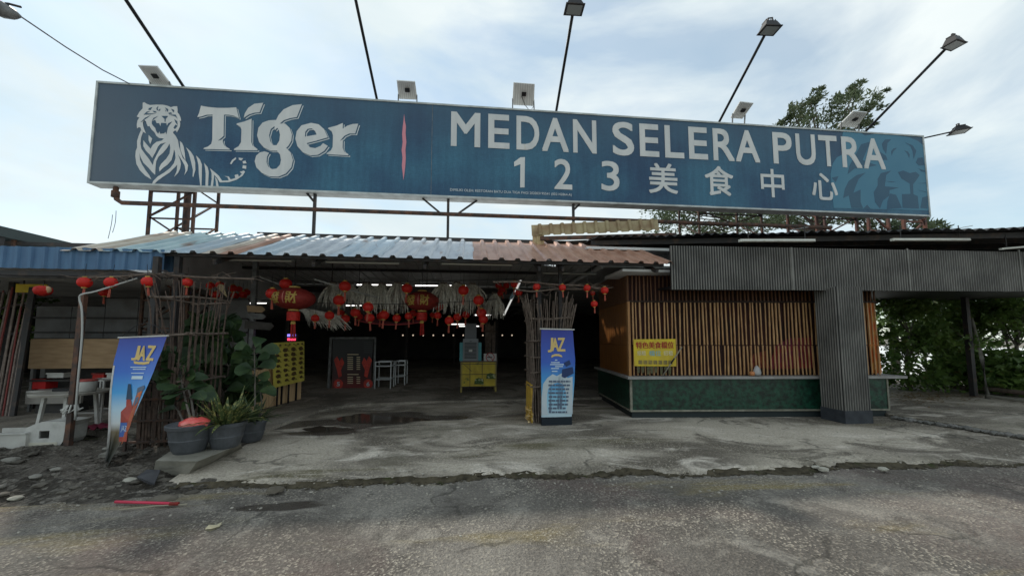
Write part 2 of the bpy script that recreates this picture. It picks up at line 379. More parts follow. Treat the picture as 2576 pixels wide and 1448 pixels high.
# dark mossy strip of dirt along the broken edge
ms = MB(); r2 = random.Random(3)
for x in [-3.4 + .035*i for i in range(500)]:
    for q in range(2):
        y = kerb_y(x) - .05 + r2.uniform(-.07, .05); s = r2.uniform(.008, .034); z = r2.uniform(-.005, .02)
        c = V((x + r2.uniform(-.02,.02), y, z)); a = r2.uniform(0, 6.28)
        ms.add([c+V((s*math.cos(a+k*2.09)*1.4, s*math.sin(a+k*2.09), r2.uniform(-.01,.015))) for k in range(3)] + [c+V((0,0,s*.35))], [(0,1,3),(1,2,3),(2,0,3),(0,2,1)])
M["mossy"] = mat("mossy_dirt", (.04,.033,.021), .95, (.085,.07,.045), 9, col3=(.035,.04,.012), scale3=4, bump=.6, bscale=40)
struct(ms, "moss_crumbs", M["mossy"], kind="stuff")
gs = MB(); XS = [-3.3 + .03*i for i in range(620)]
for x in XS:
    k = max(0, min(1, (x+.5)/3.5)); gap = mnoise.noise(V((x*.9,11,0))) + .5*mnoise.noise(V((x*3.1,13,0))); w = (.02 + .09*k*(.5+mnoise.noise(V((x*1.1,2,0)))) + .05*mnoise.noise(V((x*6,1,0))) + .03*mnoise.noise(V((x*19,4,0)))) * (1 if gap > -.15 else .2)
    y = kerb_y(x); gs.v += [V((x, y-.05-max(.02,w), .004)), V((x, y-.045, .014)), V((x, y-.006 - (.05 if gap < -.2 else 0), (.028 if gap > -.2 else -.02)+.010*mnoise.noise(V((x*9,3,0))))), V((x, y+.012+.09*k*max(0,mnoise.noise(V((x*2.3,7,0))))+.02*mnoise.noise(V((x*15,9,0))), .047 if gap > -.1 else .01))]
for i in range(len(XS)-1):
    for j in range(3): gs.f.append((4*i+j, 4*i+4+j, 4*i+5+j, 4*i+1+j)); gs.m.append(0)
struct(gs, "moss_strip", M["mossy"], kind="stuff")
# earth and rubble at the left
dt = MB(); N1, N2 = 120, 40; r3 = random.Random(5)
from mathutils import noise as mnoise
def dirt_z(x, y):
    e = max(0, min(1, (y - 4.45) / .5)) * max(0, min(1, (-2.7 - x) / .9))
    p = V((x, y, 0)); return -.02 + e * (.10 + .10*mnoise.noise(p*1.3) + .07*mnoise.noise(p*3.7) + .045*mnoise.noise(p*9)) 
for j in range(N2+1):
    for i in range(N1+1):
        x = -14 + 11.6*i/N1; y = 4.3 + 3.0*j/N2; dt.v.append(V((x, y, dirt_z(x, y))))
for j in range(N2):
    for i in range(N1):
        a = j*(N1+1)+i; dt.f.append((a, a+1, a+N1+2, a+N1+1)); dt.m.append(0)
struct(dt, "dirt_ground", M["dirt"])
# loose stones in that earth (nobody could count them)
def stone(mb, c, s, rnd, flat=.6):
    bm = bmesh.new(); bmesh.ops.create_icosphere(bm, subdivisions=1, radius=1); rot = Matrix.Rotation(rnd.uniform(0,6.28), 3, "Z")
    vs = [V(c) + rot @ V((p.co.x*s*rnd.uniform(.75,1.25), p.co.y*s*.75*rnd.uniform(.75,1.2), p.co.z*s*flat*rnd.uniform(.7,1.1))) for p in bm.verts]
    bm.verts.index_update(); fs = [tuple(v.index for v in f.verts) for f in bm.faces]; bm.free(); mb.add(vs, fs); return mb
rb = MB()
for k in range(900):
    x = r3.uniform(-9, -2.9); y = r3.uniform(4.5, 6.6)
    if x > -3.8 and y > 5.2: continue
    s = r3.choice((.012,.015,.02,.02,.03,.03,.045,.075)) * r3.uniform(.7,1.3)
    stone(rb, (x, y, dirt_z(x,y)+s*.08), s, r3, .32)
struct(rb, "rubble", mat("rubble_stone", (.085,.075,.062), .9, (.17,.155,.13), 5, .45, .75, bump=.3), kind="stuff")
# raised floor slabs: the hall and the left stall
def slab(pts, z0, z1, name, m):
    b = MB(); b.poly([(p[0], p[1], z0) for p in pts], (0,0,1), z1 - z0); return struct(b, name, m)
pA, pB = G(655, 1092, .1), G(800, 1036, .1)
slab([(-20, 7.35), (-5.5, 7.35), (pA.x-.05, pA.y), (pB.x, pB.y), (pB.x+.6, pB.y+.75), (-.6, 9.8), (3.2, 9.9), (12, 9.9), (12, 30), (-20, 30)], -.02, .14, "hall_floor", M["hall_floor"])
HZ = .14
# thin standing water in the damp hollow before the hall
pd = MB()
for pts in ([(850,1052),(905,1040),(960,1046),(1040,1050),(1085,1056),(1010,1062),(950,1066),(900,1064),(862,1060)], [(762,1080),(800,1072),(850,1074),(890,1079),(850,1085),(800,1087)]):
    q = catmull([(a_, b_, 0) for a_, b_ in pts], 5); r9 = random.Random(4)
    pd.poly([G(p.x+r9.uniform(-5,5), p.y+r9.uniform(-1.2,1.2), GZ + .003) for p in q], (0,0,1), .002)
struct(pd, "puddle", mat("shallow_water", (.075,.058,.045), .1, (.05,.04,.03), 3, spec=.45))
# pale yard far behind the bushes, and the raised concrete path at the right
g = MB(); g.add([(13.5,13,.02),(90,9,.02),(90,70,.02),(13.5,70,.02)], [(0,1,2,3)]); struct(g, "far_yard", M["pale_yard"])
p0, p1, p2, p3 = G(2240,1040,.16), G(2576,1090,.16), V((22,4.5,.16)), V((22,12,.16))
slab([(p0.x, p0.y), (p1.x, p1.y), (11.6, 3.9), (22, 4.5), (22, 12.5), (9.9, 12.5)], .0, .15, "side_path", M["concrete"])

# ================================================================== BILLBOARD
SY = 9.1
def S(px, py, dy=0): return atY(px, py, SY - dy)
c_tl, c_bl, c_tr, c_br = S(243,210), S(220,467), S(2322,337), S(2340,540)
SX0, SX1 = (c_tl.x+c_bl.x)/2, (c_tr.x+c_br.x)/2; SZ1, SZ0 = (c_tl.z+c_tr.z)/2, (c_bl.z+c_br.z)/2
bb = thing("billboard", "long blue billboard with white tiger emblem and MEDAN SELERA PUTRA lettering above the roofs", "billboard", ((SX0+SX1)/2, SY, SZ0))
m = mat("blue_sign_vinyl", (.028,.075,.150), .5, (.048,.155,.24), .55, .36, .64, bump=.25, bscale=1.3)
t_, n_, p_ = edit(m)
# faded print: warp-and-weft texture, rust runs, greyer top
geo = n_.new("ShaderNodeNewGeometry"); last = p_.inputs["Base Color"].links[0].from_socket
for sc, st, amt in ((7, (1.6,1,14), .3), (7, (14,1,1.6), .3), (2.2, (3.2,1,.25), .28)):
    mp = n_.new("ShaderNodeMapping"); mp.inputs["Scale"].default_value = st; t_.links.new(geo.outputs["Position"], mp.inputs[0])
    nz_ = n_.new("ShaderNodeTexNoise"); nz_.inputs["Scale"].default_value = sc; nz_.inputs["Detail"].default_value = 3; t_.links.new(mp.outputs[0], nz_.inputs["Vector"])
    rp = n_.new("ShaderNodeValToRGB"); rp.color_ramp.elements[0].position = .35; rp.color_ramp.elements[1].position = .65
    rp.color_ramp.elements[0].color = (.72,.72,.76,1); rp.color_ramp.elements[1].color = (1.15,1.15,1.12,1); t_.links.new(nz_.outputs["Fac"], rp.inputs[0])
    mu = n_.new("ShaderNodeMixRGB"); mu.blend_type = "MULTIPLY"; mu.inputs[0].default_value = amt*1.6
    t_.links.new(last, mu.inputs[1]); t_.links.new(rp.outputs[0], mu.inputs[2]); last = mu.outputs[0]
sx_ = n_.new("ShaderNodeSeparateXYZ"); t_.links.new(geo.outputs["Position"], sx_.inputs[0])
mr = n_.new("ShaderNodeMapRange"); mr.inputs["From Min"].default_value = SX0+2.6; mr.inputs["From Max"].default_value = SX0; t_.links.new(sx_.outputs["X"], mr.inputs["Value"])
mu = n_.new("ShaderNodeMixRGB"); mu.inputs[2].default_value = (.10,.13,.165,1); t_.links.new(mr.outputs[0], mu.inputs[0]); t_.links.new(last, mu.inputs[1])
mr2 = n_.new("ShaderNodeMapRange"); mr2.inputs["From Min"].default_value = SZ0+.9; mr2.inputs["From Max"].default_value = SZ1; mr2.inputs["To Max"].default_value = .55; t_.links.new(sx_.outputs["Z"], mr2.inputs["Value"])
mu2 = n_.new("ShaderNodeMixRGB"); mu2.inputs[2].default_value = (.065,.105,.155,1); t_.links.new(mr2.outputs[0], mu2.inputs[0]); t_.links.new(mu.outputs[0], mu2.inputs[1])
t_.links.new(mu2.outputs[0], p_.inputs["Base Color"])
M["sign_blue"] = m
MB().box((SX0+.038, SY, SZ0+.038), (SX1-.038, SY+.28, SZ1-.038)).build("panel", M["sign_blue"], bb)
fr = MB()
for a, b in (((SX0,SY-.02,SZ0),(SX1,SY+.3,SZ0+.042)), ((SX0,SY-.02,SZ1-.042),(SX1,SY+.3,SZ1)), ((SX0,SY-.02,SZ0+.042),(SX0+.042,SY+.3,SZ1-.042)), ((SX1-.042,SY-.02,SZ0+.042),(SX1,SY+.3,SZ1-.042))): fr.box(a, b)
fr.build("frame", M["frame"], bb)
MB().box((SX0+7.4,SY+.002,SZ0+.042),(SX0+7.41,SY-.003,SZ1-.042)).build("seam", M["steel_grey"], bb)
M["sign_white"] = mat("sign_white", (.66,.66,.65), .6, (.56,.57,.57), 2.5, col3=(.46,.37,.18), scale3=1.1, lo3=.70, hi3=.78, stretch=(1.6,1,.35))
M["sign_light"] = mat("pale_sign_white", (.60,.64,.66), .6)
M["sign_dark"] = mat("sign_shadow_blue", (.05,.095,.15), .6, (.045,.11,.17), 1.5)
M["sign_pale_blue"] = mat("sign_pale_blue", (.085,.225,.32), .6, (.07,.20,.30), 1)
M["sign_mid_blue"] = mat("sign_mid_blue", (.055,.125,.19), .6, (.045,.11,.18), 1)
M["pink"] = mat("pink_print", (.66,.26,.31), .6)
def shapes(name, mt, zf, polys, lift, parent=bb, th=.003, smooth=0):
    b = MB()
    for pl in polys:
        holes = []
        if isinstance(pl, dict): holes = pl["h"]; pl = pl["o"]
        q = catmull([(a, c, 0) for a, c in pl], smooth) if smooth else [V((a, c, 0)) for a, c in pl]
        tr3 = lambda L_: [S(*zf((p[0], p[1])), lift) for p in L_]
        b.poly(tr3(q), FRONT, th, holes=[tr3(catmull([(a, c, 0) for a, c in h], smooth) if smooth else h) for h in holes])
    return b.build(name, mt, parent)
zA = zt(370, 270, 5.363)
tiger_head = [(190,120),(215,110),(250,135),(300,155),(400,148),(500,150),(570,165),(620,188),(660,175),(715,172),(722,230),(720,265),(745,295),(770,350),(775,398),(752,390),(762,430),(757,480),(735,530),(708,570),(700,545),(680,540),(655,560),(650,600),(560,690),(500,662),(440,655),(400,625),(370,570),(320,520),(290,470),(270,480),(250,440),(240,400),(215,385),(190,420),(200,480),(220,540),(240,585),(195,560),(165,530),(160,500),(130,490),(105,510),(100,450),(110,390),(140,345),(100,330),(140,260),(190,205)]
tiger_body = [(520,660),(545,600),(650,575),(690,620),(728,690),(742,780),(775,885),(800,960),(850,1010),(882,1070),(870,1150),(825,1218),(842,1150),(830,1075),(790,1000),(725,900),(760,990),(772,1050),(760,1120),(730,1185),(670,1245),(708,1160),(716,1060),(690,1090),(600,1180),(500,1245),(410,1310),(345,1378),(328,1368),(350,1310),(420,1240),(520,1180),(610,1110),(665,1040),(690,960),(685,880),(668,825),(655,900),(630,990),(570,1060),(500,1110),(445,1165),(440,1110),(470,1050),(550,970),(600,890),(610,800),(600,740),(560,810),(500,880),(430,940),(395,1010),(385,1100),(380,1215),(340,1180),(280,1110),(200,1030),(160,950),(140,880),(150,990),(180,1060),(230,1140),(290,1220),(322,1285),(230,1230),(150,1150),(95,1050),(78,930),(85,850),(105,800),(105,700),(130,620),(165,535),(195,565),(165,650),(155,740),(170,820),(220,890),(290,980),(345,1070),(360,1000),(400,920),(450,830),(500,760),(545,722),(460,745),(420,790),(385,870),(335,960),(300,910),(240,850),(200,780),(200,690),(250,750),(310,820),(345,760),(400,715),(480,695)]
stripes = [[(280,610),(335,665),(305,750),(280,690)], [(755,700),(790,730),(815,790),(830,880),(842,1000),(790,905),(765,830)],
 [(850,795),(920,860),(965,930),(990,1030),(992,1140),(960,1250),(950,1240),(955,1140),(930,1030),(890,880)],
 [(1002,920),(1060,980),(1092,1060),(1090,1230),(1085,1380),(1068,1380),(1045,1200),(1040,1070),(1020,980)],
 [(1125,1035),(1180,1100),(1195,1170),(1185,1395),(1145,1392),(1150,1200),(1140,1110)],
 [(1215,1115),(1280,1170),(1350,1230),(1400,1305),(1500,1300),(1480,1250),(1430,1235),(1500,1240),(1530,1285),(1600,1265),(1590,1220),(1640,1205),(1655,1245),(1700,1200),(1670,1170),(1730,1150),(1748,1170),(1710,1230),(1620,1290),(1500,1328),(1365,1330),(1320,1260),(1280,1215),(1270,1300),(1260,1398),(1225,1396),(1240,1280),(1240,1190)],
 [(1290,1240),(1330,1300),(1348,1400),(1310,1400),(1305,1320)],
 [(1650,955),(1720,965),(1690,1000),(1655,985)], [(1710,1010),(1755,1000),(1772,1040),(1720,1045)], [(1715,1070),(1768,1075),(1765,1125),(1708,1115)], [(1520,1045),(1550,990),(1610,948),(1612,975),(1570,1010),(1540,1055)]]
em = shapes("tiger_emblem", M["sign_white"], zA, [tiger_head] + stripes, .004)
shapes("tiger_body", M["sign_white"], zA, [tiger_body], .0035, em)
marks = [[(330,400),(380,380),(400,430),(440,430),(460,480),(470,425),(550,430),(555,475),(580,430),(640,405),(600,450),(570,500),(550,600),(535,560),(515,585),(455,590),(445,550),(425,590),(400,560),(380,500),(350,470),(330,440)],
 [(475,320),(575,320),(540,365),(535,410),(525,410),(522,365)], [(345,240),(390,250),(400,268),(360,266)], [(580,275),(620,265),(640,285),(590,292)],
 [(205,300),(250,255),(300,250),(240,280),(390,285),(300,298)], [(590,300),(690,300),(720,360),(680,325)], [(275,225),(285,200),(335,185),(310,230)],
 [(398,205),(412,180),(430,178),(415,205),(430,240),(405,228)], [(530,190),(575,215),(578,240),(565,258)], [(620,208),(660,225),(672,245),(655,264)],
 [(160,412),(230,345),(310,310),(230,368),(190,402)], [(330,398),(355,350),(420,322),(370,362)], [(670,368),(715,400),(722,460),(690,420)], [(658,500),(690,450),(720,470),(680,520)], [(430,240),(445,215),(460,212),(452,240)], [(530,225),(545,240),(540,255)]]
shapes("tiger_markings", M["sign_dark"], zA, marks, .008, em)
zB = zt(540, 270, 5.152)
wT = [(160,157),(250,175),(400,190),(560,190),(675,182),(690,240),(715,340),(640,305),(570,290),(495,288),(490,600),(405,672),(480,650),(478,690),(500,740),(580,790),(580,800),(195,790),(205,775),(260,755),(310,715),(325,650),(330,288),(240,290),(165,315),(105,325),(130,270)]
wi = [(900,347),(895,690),(915,740),(985,790),(985,810),(640,805),(650,785),(710,750),(745,690),(752,510),(735,465),(675,430),(690,415),(790,390)]
wdot = [(785,335),(800,270),(850,190),(940,130),(1070,115),(1015,255),(940,260),(860,285)]
wg_out = [(1260,365),(1290,300),(1370,210),(1500,150),(1635,135),(1560,325),(1460,340),(1370,370),(1310,420),(1390,420),(1455,480),(1490,580),(1480,670),(1440,740),(1405,775),(1470,840),(1505,950),(1480,1060),(1400,1150),(1290,1195),(1160,1190),(1050,1140),(970,1060),(945,970),(965,890),(1020,840),(1090,825),(1155,845),(1125,900),(1118,980),(1145,1050),(1200,1085),(1265,1075),(1315,1020),(1330,950),(1315,870),(1270,815),(1180,815),(1080,770),(1010,690),(980,590),(1000,480),(1060,405),(1150,372)]
wg_h = [(1235,455),(1180,500),(1155,590),(1175,680),(1215,735),(1265,735),(1305,670),(1315,580),(1300,510),(1275,480),(1240,515)]
we_out = [(1770,408),(1880,430),(1960,500),(2015,620),(1860,665),(1705,705),(1750,765),(1830,778),(1910,745),(1945,705),(2015,745),(1960,820),(1870,875),(1760,885),(1650,840),(1570,750),(1540,640),(1560,530),(1630,445)]
we_h = [(1680,610),(1685,540),(1720,495),(1780,490),(1830,530),(1850,580)]
wr = [(2235,410),(2232,495),(2300,450),(2380,425),(2460,422),(2415,565),(2330,565),(2260,595),(2190,675),(2235,650),(2232,770),(2255,830),(2315,865),(2315,885),(1995,865),(2005,845),(2060,810),(2085,760),(2090,590),(2070,530),(2015,490),(2030,478),(2140,450)]
letters_T = [wT, wi, wdot, {"o": wg_out, "h": [wg_h]}, {"o": we_out, "h": [we_h]}, wr]
sh = lambda pl, d: [(a+d, b+d*.9) for a, b in pl]
shd = [({"o": sh(q["o"], 26), "h": [sh(h, 26) for h in q["h"]]} if isinstance(q, dict) else sh(q, 26)) for q in letters_T]
shk = [({"o": sh(q["o"], 14), "h": [sh(h, 14) for h in q["h"]]} if isinstance(q, dict) else sh(q, 14)) for q in letters_T]
wm = shapes("wordmark", M["sign_white"], zB, letters_T, .012)
shapes("wordmark_edge", M["sign_dark"], zB, shk, .008, wm)
shapes("wordmark_shadow", M["sign_light"], zB, shd, .004, wm)
zC0 = zt(950, 180, 2.681)
pk = [(530,385),(536,440),(544,480),(541,530),(547,600),(540,660),(543,720),(538,790),(532,840),(525,888),(520,840),(513,780),(518,720),(511,660),(519,600),(515,540),(520,480),(526,430)]
shapes("pink_stroke", M["pink"], zC0, [pk], .004)
zD = zt(1750, 320, 3.22)
zF = zt(2330, 350, 5.364)
ff = shapes("tiger_face", M["sign_pale_blue"], zF, [[(345,95),(560,120),(680,190),(850,160),(1100,175),(1350,215),(1480,270),(1555,330),(1565,400),(1590,640),(1625,1000),(1650,1330),(200,1290),(150,780),(180,620),(250,520),(330,480),(330,200)]], .002)
shapes("tiger_face_markings", M["sign_mid_blue"], zF, [
 [(1180,745),(1260,720),(1360,760),(1450,740),(1510,790),(1450,880),(1410,930),(1415,1080),(1480,1110),(1500,1300),(1250,1290),(1240,1080),(1370,1075),(1360,920),(1230,840)],
 [(1450,600),(1480,530),(1560,520),(1585,640),(1500,645)], [(935,310),(980,250),(1080,245),(1020,300),(1000,470),(950,390)], [(1075,430),(1110,385),(1165,375),(1110,430),(1085,490)],
 [(1290,295),(1400,335),(1460,420),(1420,545),(1400,420),(1370,350)], [(1275,415),(1330,430),(1360,480),(1350,530),(1320,460)],
 [(870,850),(920,760),(1080,720),(1000,790),(980,960),(1200,980),(1050,1020),(1050,1100),(950,1180),(905,1300),(830,1200),(810,1050),(870,950)],
 [(345,1140),(370,1000),(430,880),(550,790),(690,750),(580,850),(520,1000),(500,1060),(610,1010),(610,1200),(650,1295),(470,1290),(430,1100)],
 [(1020,1180),(1060,1070),(1150,1090),(1240,1290),(1010,1310)], [(650,1298),(710,1240),(760,1300)], [(410,780),(440,650),(620,320),(760,280),(700,420),(640,560),(800,620),(860,640),(640,690),(520,690)], [(900,430),(1000,500),(1020,560),(930,560)],
 [(170,830),(275,805),(230,900)], [(1550,1130),(1630,1110),(1630,1300),(1520,1290)], [(1490,690),(1590,720),(1600,745),(1540,735)], [(1490,915),(1610,905),(1615,920)], [(980,880),(1150,890),(1080,900)], [(1490,1020),(1600,1040),(1620,1060)]], .004, ff)
# lettering
zt_ = [S(*zC0((888,362))).z, S(*zD((2345,243))).z]; zb_ = [S(*zC0((888,635))).z, S(*zD((2460,515))).z]
CT, CB = sum(zt_)/2, sum(zb_)/2
def sx(zf, a, b): return S(*zf((a, b))).x
LET = [("M",zC0,887,1110,500),("E",zC0,1170,1332,515),("D",zC0,1385,1558,525),("A",zC0,1580,1782,620),("N",zC0,1815,1993,545),("S",zC0,2115,2278,565),
 ("E",zD,212,388,240),("L",zD,442,615,250),("E",zD,660,832,260),("R",zD,882,1075,275),("A",zD,1092,1312,400),("P",zD,1430,1603,320),("U",zD,1640,1818,330),("T",zD,1850,2018,350),("R",zD,2060,2240,370),("A",zD,2262,2460,480)]
lt = MB(); ly = SY - .009
def put(mb, ch, x0, x1, z0, z1, y=ly, off=0.0):
    word(mb, ch, lambda u, v: V((x0+(x1-x0)*u, y, z0+(z1-z0)*v)), off)
for ch, zf, a, b, mid in LET:
    ex = .012 if ch == "S" else 0
    put(lt, ch, sx(zf, a, mid), sx(zf, b, mid), CB-ex, CT+ex, off=.05)
lt.build("lettering", M["sign_white"], bb)
nb = MB()
for ch, a, b, mid, t, bt in (("2",1672,1808,850,730,960),("3",2030,2168,860,745,972)):
    nb = MB(); put(nb, ch, sx(zC0,a,mid), sx(zC0,b,mid), S(*zC0(((a+b)/2,bt))).z, S(*zC0(((a+b)/2,t))).z, off=.035); nb.build("numeral", M["sign_white"], bb)
for ch, a, b, t, bt in (("美",295,560,465,740),("食",808,1070,490,760),("中",1320,1535,517,775),("心",1785,2020,555,800)):
    cb = MB(); put(cb, ch, sx(zD,a,(t+bt)/2), sx(zD,b,(t+bt)/2), S(*zD(((a+b)/2,bt))).z, S(*zD(((a+b)/2,t))).z, off=.03); cb.build("character", M["sign_white"], bb)
shapes("numeral", M["sign_white"], zC0, [[(1415,716),(1450,714),(1447,945),(1413,945),(1415,768),(1368,786),(1366,752)]], .006)
sm = MB(); zz = S(*zC0((880,982))).z
put(sm, "DIMILIKI OLEH: RESTORAN BATU DUA TIGA PAGI 202003195541 (002142864-A)", sx(zC0,880,965), sx(zC0,1805,1000), S(*zC0((1300,995))).z, S(*zC0((1300,970))).z)
sm.build("owner_line", M["sign_light"], bb)
# pipe catwalk and struts under the board
cw = MB(); e0 = S(290,470,-.1); e1 = S(287,510,-.1); q0 = S(300,516,-.1); q1 = S(2092,566,-.1)
zp = (q0.z+q1.z)/2
cw.tube([(e0.x,SY+.12,SZ0-.02),(e0.x,SY+.12,zp+.2),(e0.x+.03,SY+.12,zp+.08),(e0.x+.14,SY+.12,zp),(q1.x,SY+.12,zp)], .05, 10)
cw.tube([(e0.x,SY+.12,zp+.26),(e0.x,SY+.12,zp+.12)], .075, 10)
cw.build("catwalk_pipe", M["steel_rust"], bb, True)
l0, l1 = S(645,587,0), S(1640,612,0); zl = (l0.z+l1.z)/2
MB().bar((l0.x,SY+.05,zl),(l1.x,SY+.05,zl),.05,.05).build("lower_rail", M["steel_dark"], bb)
for px, yb in ((787,583),(1127,597),(1445,562)):
    st = MB(); x = S(px,500).x; st.bar((x,SY+.12,SZ0),(x,SY+.12,zl if px != 1445 else S(px,560).z-.05),.06)
    if px == 1127: st.bar((x-.62,SY+.12,SZ0),(x-.2,SY+.12,zp+.03),.04).bar((x+.7,SY+.12,SZ0),(x+.25,SY+.12,zp+.03),.04)
    else: st.bar((x-.17 if px==787 else x+.16,SY+.1,SZ0-.0),(x-.02,SY+.1,SZ0-.18),.05)
    st.build("strut", M["steel_dark"], bb)
# lattice towers carrying it
def lattice(x0, x1, y0, y1, z0, z1, n, mt, name, label, mast=None, r=.035):
    t = thing(name, label, "steel tower", ((x0+x1)/2,(y0+y1)/2,z0)); b = MB()
    for x in (x0, x1):
        for y in (y0, y1): MB().bar((x,y,z0),(x,y,z1), r*1.6).build("leg", mt, t)
    for i in range(n):
        a, c = z0+(z1-z0)*i/n, z0+(z1-z0)*(i+1)/n
        for y in (y0, y1):
            b.bar((x0,y,a),(x1,y,c), r) if i%2 else b.bar((x1,y,a),(x0,y,c), r)
            b.bar((x0,y,c-.04),(x1,y,c-.04), r)
        for x in (x0, x1): b.bar((x,y0,a),(x,y1,c), r)
    b.build("bracing", mt, t)
    if mast: MB().tube([(*mast[:2],z0),(*mast[:2],z1)], mast[2], 12).build("mast", mt, t, True)
    return t
a, b = atY(387,560,9.9), atY(497,560,9.9)
lattice(a.x, b.x, 9.75, 10.6, 0, SZ0+.8, 9, M["steel_rust"], "lattice_tower", "rusty lattice tower with thick mast under the tiger end of the billboard", ((a.x+b.x)/2+.05, 10.15, .075))
a, b = atY(2030,550,10.2), atY(2128,550,10.2)
lattice(a.x, b.x, 9.9, 10.9, 3.95, SZ0+.8, 3, M["steel_red"], "lattice_tower", "red primed lattice tower under the PUTRA end of the billboard")
a, b = atY(2245,560,10.2), atY(2297,560,10.2)
lattice(a.x, b.x, 9.9, 10.9, 3.95, SZ0+.8, 3, M["steel_red"], "lattice_tower", "narrow red steel support under the right corner of the billboard", r=.045)
a, b = atY(1742,540,10.2), atY(1895,540,10.2)
lattice(a.x, b.x, 9.9, 10.9, 3.95, SZ0+.8, 3, M["steel_rust"], "lattice_tower", "thin rusty truss under the billboard in front of the green tree", r=.03)

# floodlights on long arms
def floodlight(bx, by, ey, headpx, label, out=False, roll=0.0, small=False, root_dy=0):
    base = atY(bx, by, SY+.1); base.z = SZ1 if abs(base.z-SZ1) < .4 else base.z
    head = atY(headpx[0], headpx[1], ey)
    t = thing("floodlight", label, "floodlight", base, "floodlights on arms along the billboard")
    MB().tube([base, head], .032 if not small else .02, 8).build("arm", M["black"], t, True)
    d = (head-base).normalized(); side = d.cross(V((0,0,1))).normalized(); f = (V((d.x, d.y, 0))).normalized()
    w, l, h = (.34,.26,.15) if not small else (.3,.34,.1)
    up = (V((0,0,1)) - f*.02).normalized(); fx = side.cross(up).normalized(); 
    if fx.dot(f) < 0: fx = -fx
    c = head + f*.12 - up*.02
    b = MB(); lo = [c+side*sx_*w/2+fx*sy_*l/2 for sx_, sy_ in ((-1,-1),(1,-1),(1,1),(-1,1))]
    hi = [c+side*sx_*w*.34+fx*sy_*l*.32+up*h for sx_, sy_ in ((-1,-1),(1,-1),(1,1),(-1,1))]
    b.add(lo+hi, [(0,1,5,4),(1,2,6,5),(2,3,7,6),(3,0,4,7),(4,5,6,7),(0,3,2,1)])
    for k in range(5):
        s0 = c + side*(-w*.3 + w*.15*k) - fx*l*.28 + up*(h-.005); b.obox(s0, side*.012, fx*l*.56, up*.045)
    hs = b.build("lamp_housing", M["black"], t)
    rim = MB(); rim.add([p*1.0 + (p-c)*.14 - up*.004 for p in lo]+[p + (p-c)*.14 - up*.02 for p in lo], [(0,1,2,3),(7,6,5,4),(0,4,5,1),(1,5,6,2),(2,6,7,3),(3,7,4,0)]); rim.build("rim", M["steel_dark"], t)
    gl = MB(); gl.add([p*1.0 - (p-c)*.12 - up*.024 for p in lo], [(3,2,1,0)]); gl.build("lamp_glass", mat("lamp_glass", (.35,.37,.36), .15), t)
    br = MB(); k0 = c + up*(h+.02); br.bar(k0-side*w*.25, k0-side*w*.25+up*.12, .02).bar(k0+side*w*.05, k0+side*w*.05+up*.1, .03).bar(k0-side*w*.27+up*.12, k0+side*w*.06+up*.1, .02); br.build("bracket", M["steel_dark"], t)
    return t
floodlight(467,219,7.0,(290,-40),"floodlight arm beside the small panel above the tiger, its lamp above the picture")
floodlight(950,243,7.1,(885,-45),"floodlight arm rising beside the ribbed white panel, lamp out of view")
floodlight(1398,268,7.2,(1441,33),"black floodlight on arm standing above the letters DAN, highest lamp seen")
floodlight(1805,293,7.3,(1926,84),"black floodlight with pale glass on arm above the word SELERA")
floodlight(2170,320,7.4,(2382,120),"black floodlight on long arm leaning out above the word PUTRA")
floodlight(2325,340,8.9,(2398,331),"small floodlight on short level arm beyond the right edge of the billboard", small=True)
t = thing("floodlight", "grey floodlight at the top left corner on a thin sagging arm", "floodlight", S(326,210), "floodlights on arms along the billboard")
h0 = atY(52,42,7.0); e0 = S(326,211)
MB().tube([e0, e0.lerp(h0,.3)+V((0,0,-.06)), e0.lerp(h0,.65)+V((0,0,-.05)), h0], .012, 6).build("arm", M["steel_grey"], t, True)
b = MB(); h1 = atY(-25,18,7.0); d = (h1-h0).normalized()
b.tube([h0, h0.lerp(h1,.25)+V((0,0,.0)), h0.lerp(h1,.6)+V((0,0,.02)), h1+V((0,0,.05))], [.02,.085,.13,.12], 10); b.build("lamp_housing", M["steel_grey"], t, True)
MB().tube([atY(-20,6,7.0), atY(22,10,7.0), atY(52,18,7.0)], .02, 6).build("bracket", M["steel_dark"], t)
# small solar panels standing along the top of the board
def solar(px0, py0, px1, py1, lean, label, wire=False):
    base = atY((px0+px1)/2, py1, SY+.15); base.z = SZ1
    w = (atY(px1,py1,SY+.15)-atY(px0,py1,SY+.15)).x; 
    t = thing("solar_panel", label, "solar panel", base, "small solar panels on top of the billboard")
    tl = atY(*lean[0], SY-.25); tr_ = atY(*lean[1], SY-.25); bl = atY(*lean[2], SY+.15); br = atY(*lean[3], SY+.15)
    b = MB(); n = (br-bl).cross(tl-bl).normalized()
    if n.y > 0: n = -n
    b.poly([bl, br, tr_, tl], -n, .03); b.build("panel", mat("panel_back", (.80,.80,.79), .6, (.7,.7,.69), 5), t)
    rb_ = MB()
    for k in range(1, 9):
        u = k/9; rb_.bar(bl.lerp(br,u)+n*.006, tl.lerp(tr_,u)+n*.006, .02, .012)
    rb_.build("rib", mat("panel_rib", (.58,.58,.58), .6), t)
    jb = bl.lerp(br,.4).lerp(tl.lerp(tr_,.4), .45); x = (br-bl).normalized(); u_ = (tl-bl).normalized()
    MB().obox(jb+n*.012, x*.11, u_*.09, n*.03).build("junction_box", M["black"], t)
    for q, s in ((bl, tl), (br, tr_)):
        MB().bar(V((q.x,SY+.1,SZ1-.01)), q.lerp(s,.35)+V((0,.05,0)), .025).build("leg", M["steel_grey"], t)
    if wire:
        MB().tube([jb+n*.03, jb+n*.04+x*.1-u_*.2, jb+n*.04+x*.25-u_*.35, br+n*.03+V((0,0,.02))], .008, 5).build("wire", M["black"], t)
solar(370,165,435,219,((347,165),(395,167),(385,218),(435,219)),"tilted small solar panel above the tiger emblem")
